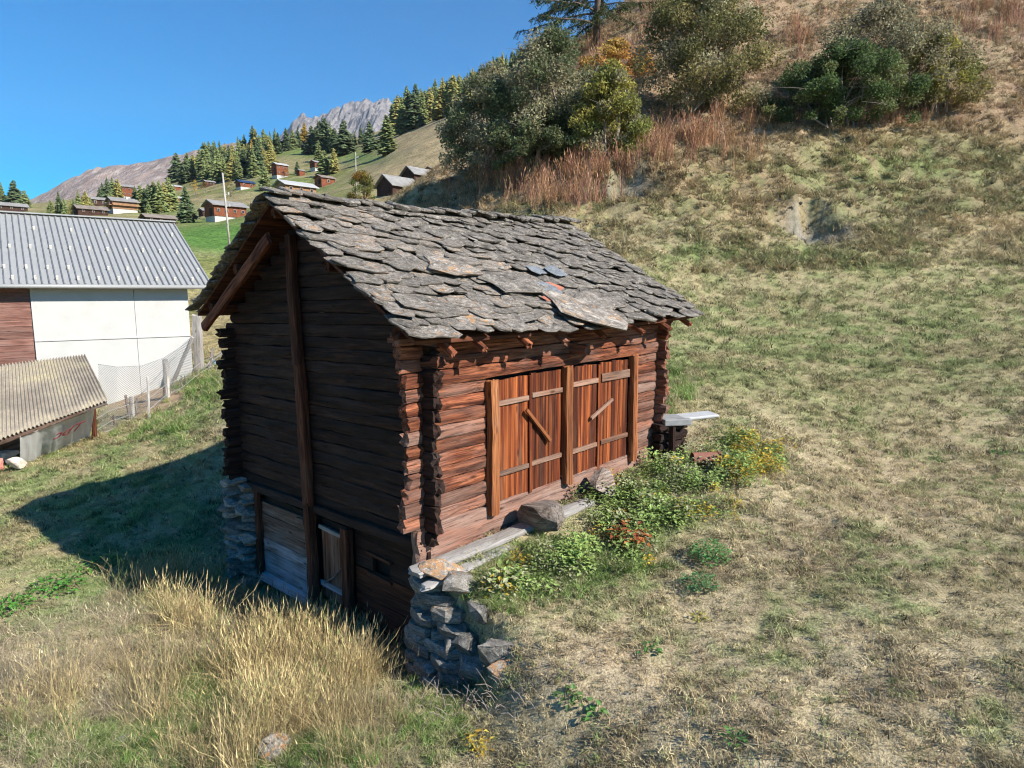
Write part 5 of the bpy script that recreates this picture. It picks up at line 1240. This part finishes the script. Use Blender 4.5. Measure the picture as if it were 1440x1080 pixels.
# green grass clumps
GCL = tuft(880, 24, .17, .10, .005, .9, GRASS)
reg = [(300, 985, 60, 34, 620), (250, 1030, 70, 22, 300), (440, 1060, 80, 25, 300), (150, 1050, 120, 25, 420), (610, 1020, 50, 40, 260), (760, 800, 70, 35, 520), (700, 840, 35, 18, 260), (870, 790, 60, 20, 160), (290, 545, 40, 22, 200), (640, 955, 40, 20, 120), (930, 560, 40, 30, 120), (230, 600, 40, 15, 80)]
P = [(rng.normal(cx, rx * .6), rng.normal(cy, ry * .6)) for cx, cy, rx, ry, nn_ in reg for _ in range(nn_)]
P3 = np.array([tuple(hit(a, min(b, 1150))) for a, b in P]); P3 = P3[~in_barn(P3[:, 0], P3[:, 1], .15)]
c = np.array((.17, .26, .07))[None] * rng.uniform(.5, 1.5, (len(P3), 1)); dry = rng.random(len(P3)) < .35; c[dry] = c[dry] * .3 + STRAW * .8
scatter('green_grass', GCL, P3, rots(len(P3), .25), rng.uniform(.5, 1.3, len(P3)) * np.clip(P3[:, 1] / 9, .8, 2), c, 'fresh green grass clumps', 'grass')

# leafy weeds
def leafy(seed, n, hgt, spread, size, mat, up=.5, stemr=.0):
    r = random.Random(seed); V = []; Fc = []
    for _ in range(n):
        a = r.random() * 6.283; q = spread * r.random() ** .6; z = hgt * (.25 + .75 * r.random()) * (1 - .45 * (q / spread) ** 2); c = Vector((math.cos(a) * q, math.sin(a) * q, z))
        d = Vector((math.cos(a + r.gauss(0, .7)), math.sin(a + r.gauss(0, .7)), r.uniform(-.5, up))).normalized(); s = size * r.uniform(.6, 1.3); sd = d.cross(Vector((0, 0, 1))).normalized(); nn = sd.cross(d); b = len(V)
        V += [c, c + d * s * .45 + sd * s * .34 + nn * .08 * s, c + d * s * 1.1 - nn * .1 * s, c + d * s * .45 - sd * s * .34 + nn * .08 * s, c + d * s * .5 - nn * .05 * s]
        Fc += [(b, b + 1, b + 4), (b + 1, b + 2, b + 4), (b + 2, b + 3, b + 4), (b + 3, b, b + 4)]
    return mesh('weed_leaves', V, Fc, mat)
HERB = leafmat('weed_leaves', (1, 1, 1), .35, .55, .3, True)
WD = [leafy(900 + i, 54, .30, .20, .058, HERB) for i in range(3)]
reg = [(900, 705, 60, 30, 120), (950, 675, 60, 26, 150), (1000, 680, 60, 30, 140), (1050, 650, 40, 25, 110), (880, 745, 40, 18, 60), (960, 725, 60, 18, 80), (800, 795, 60, 22, 60), (720, 835, 40, 12, 24), (1085, 655, 22, 16, 30), (860, 785, 55, 18, 50), (1040, 625, 22, 14, 40)]
P = [(rng.normal(cx, rx * .55), rng.normal(cy, ry * .55)) for cx, cy, rx, ry, nn_ in reg for _ in range(nn_)]
P3 = np.array([tuple(hit(a, b)) for a, b in P]); keep = ~in_barn(P3[:, 0], P3[:, 1], .22) & (fbm(P3[:, 0] * 1.6, P3[:, 1] * 1.6, 101, 3) > .38); P3 = P3[keep]; pxs, pys = project(P3[:, 0], P3[:, 1], P3[:, 2])
c = np.array((.225, .31, .09))[None] * rng.uniform(.4, 1.4, (len(P3), 1)); pale = rng.random(len(P3)) < .25; c[pale] = np.array((.31, .32, .18)) * rng.uniform(.7, 1.3, (pale.sum(), 1))
yel = rng.random(len(P3)) < np.clip(.05 + sstep(980, 1070, pxs) * .35, 0, 1); c[yel] = np.array((.50, .36, .05)) * rng.uniform(.5, 1.2, (yel.sum(), 1))
for j in range(3):
    s = np.arange(len(P3)) % 3 == j; scatter('bramble_patch', WD[j], P3[s], rots(s.sum(), .25), rng.uniform(.5, 1.3, s.sum()), c[s], 'green and yellow bramble patch beside the barn', 'brambles')
def weed(px, py, r_, h, col, label, n=70, leaf=.08, seed=0, name='leafy_weed', cat='weed'):
    g = hit(px, py); m = leafmat('weed_%d' % seed, col, .4, .55, .3)
    e = empty(name, g, label, cat); link('leaves', leafy(920 + seed, n, h, r_, leaf, m), e, Matrix.Translation(g))
    mb = MB(); rr = random.Random(seed)
    for k in range(7): a = rr.random() * 6.28; mb.tube([g + Vector((0, 0, -.03)), g + Vector((math.cos(a) * r_ * .5, math.sin(a) * r_ * .5, h * .6))], [.006, .003], 4, False)
    mb.build('stem', m, e, Matrix.Translation(g))
weed(888, 772, .30, .42, (.36, .12, .045), 'russet red withered dock plant below the brambles', 80, .12, 1)
weed(878, 745, .22, .30, (.46, .26, .04), 'yellow orange leaves behind the russet red plant', 50, .10, 9)
weed(997, 790, .29, .34, (.10, .23, .07), 'round bright green leafy weed right of the russet plant', 420, .052, 2)
weed(983, 832, .24, .20, (.10, .21, .08), 'flat green weed below the round bright green weed', 260, .05, 3)
weed(800, 780, .16, .14, (.30, .38, .30), 'small silvery leafed weed near the grey plank', 26, .07, 4)
weed(806, 990, .17, .10, (.11, .19, .06), 'light green rosette right of the pale rocks', 34, .07, 5)
weed(838, 1010, .13, .10, (.10, .20, .05), 'smaller green rosette lower right of the light green rosette', 22, .08, 6)
weed(912, 922, .12, .08, (.07, .17, .04), 'small dark green rosette in the dry turf', 30, .06, 7)
weed(982, 876, .12, .10, (.30, .28, .05), 'small yellow weed in the dry turf', 26, .05, 8)
weed(1035, 1042, .11, .09, (.09, .20, .05), 'small green weed near the bottom edge of the picture', 30, .055, 10)
weed(672, 1062, .16, .22, (.42, .30, .05), 'yellow leafed sprig at the bottom edge below the rocks', 40, .06, 11)
weed(606, 950, .22, .42, (.16, .27, .07), 'pale green sapling beside the stone wall foot', 60, .07, 12)
weed(1405, 640, .22, .12, (.07, .17, .04), 'dark green weed at the right picture edge', 60, .07, 13)
weed(1320, 650, .2, .1, (.08, .18, .04), 'green weed left of the weed at the right edge', 40, .06, 14)
weed(80, 830, .45, .22, (.09, .24, .04), 'bright green nettle clump on the left lawn', 190, .08, 15)
weed(140, 800, .38, .2, (.10, .24, .04), 'green nettle clump right of the bright nettle clump', 150, .08, 16)
weed(10, 860, .35, .2, (.09, .24, .04), 'green nettle clump at the left picture edge', 140, .08, 17)
# dead twigs by the stone corner
mb = MB(); rr = random.Random(44)
for k in range(150):
    g = hit(rr.gauss(655, 45), rr.gauss(985, 22)); a = rr.random() * 6.28; L = rr.uniform(.12, .38); q = Vector((math.cos(a) * L * .8, math.sin(a) * L * .8, L * rr.uniform(.1, .9)))
    mb.tube([g, g + q * .5 + Vector((0, 0, .04)), g + q], [.005, .004, .002], 4, False)
mb.build('dead_twigs', bpy.data.materials['twig_grey'], None, Matrix.Identity(4), kind='stuff', label='tangle of dead grey twigs below the stone corner', cat='twigs')
# ------------------------------------------------------------------ the air between
m_ = bpy.data.materials.new('thin_haze'); m_.use_nodes = True; nt_ = m_.node_tree; nt_.nodes.clear()
out_ = nt_.nodes.new('ShaderNodeOutputMaterial'); pv = nt_.nodes.new('ShaderNodeVolumePrincipled')
pv.inputs['Color'].default_value = (.80, .88, 1, 1); pv.inputs['Density'].default_value = .00005; pv.inputs['Anisotropy'].default_value = .2
nt_.links.new(pv.outputs[0], out_.inputs['Volume'])
mb = MB(); mb.box((-700, 2600, 300), (9000, 6000, 2400)); mb.build('haze', m_, kind='stuff')
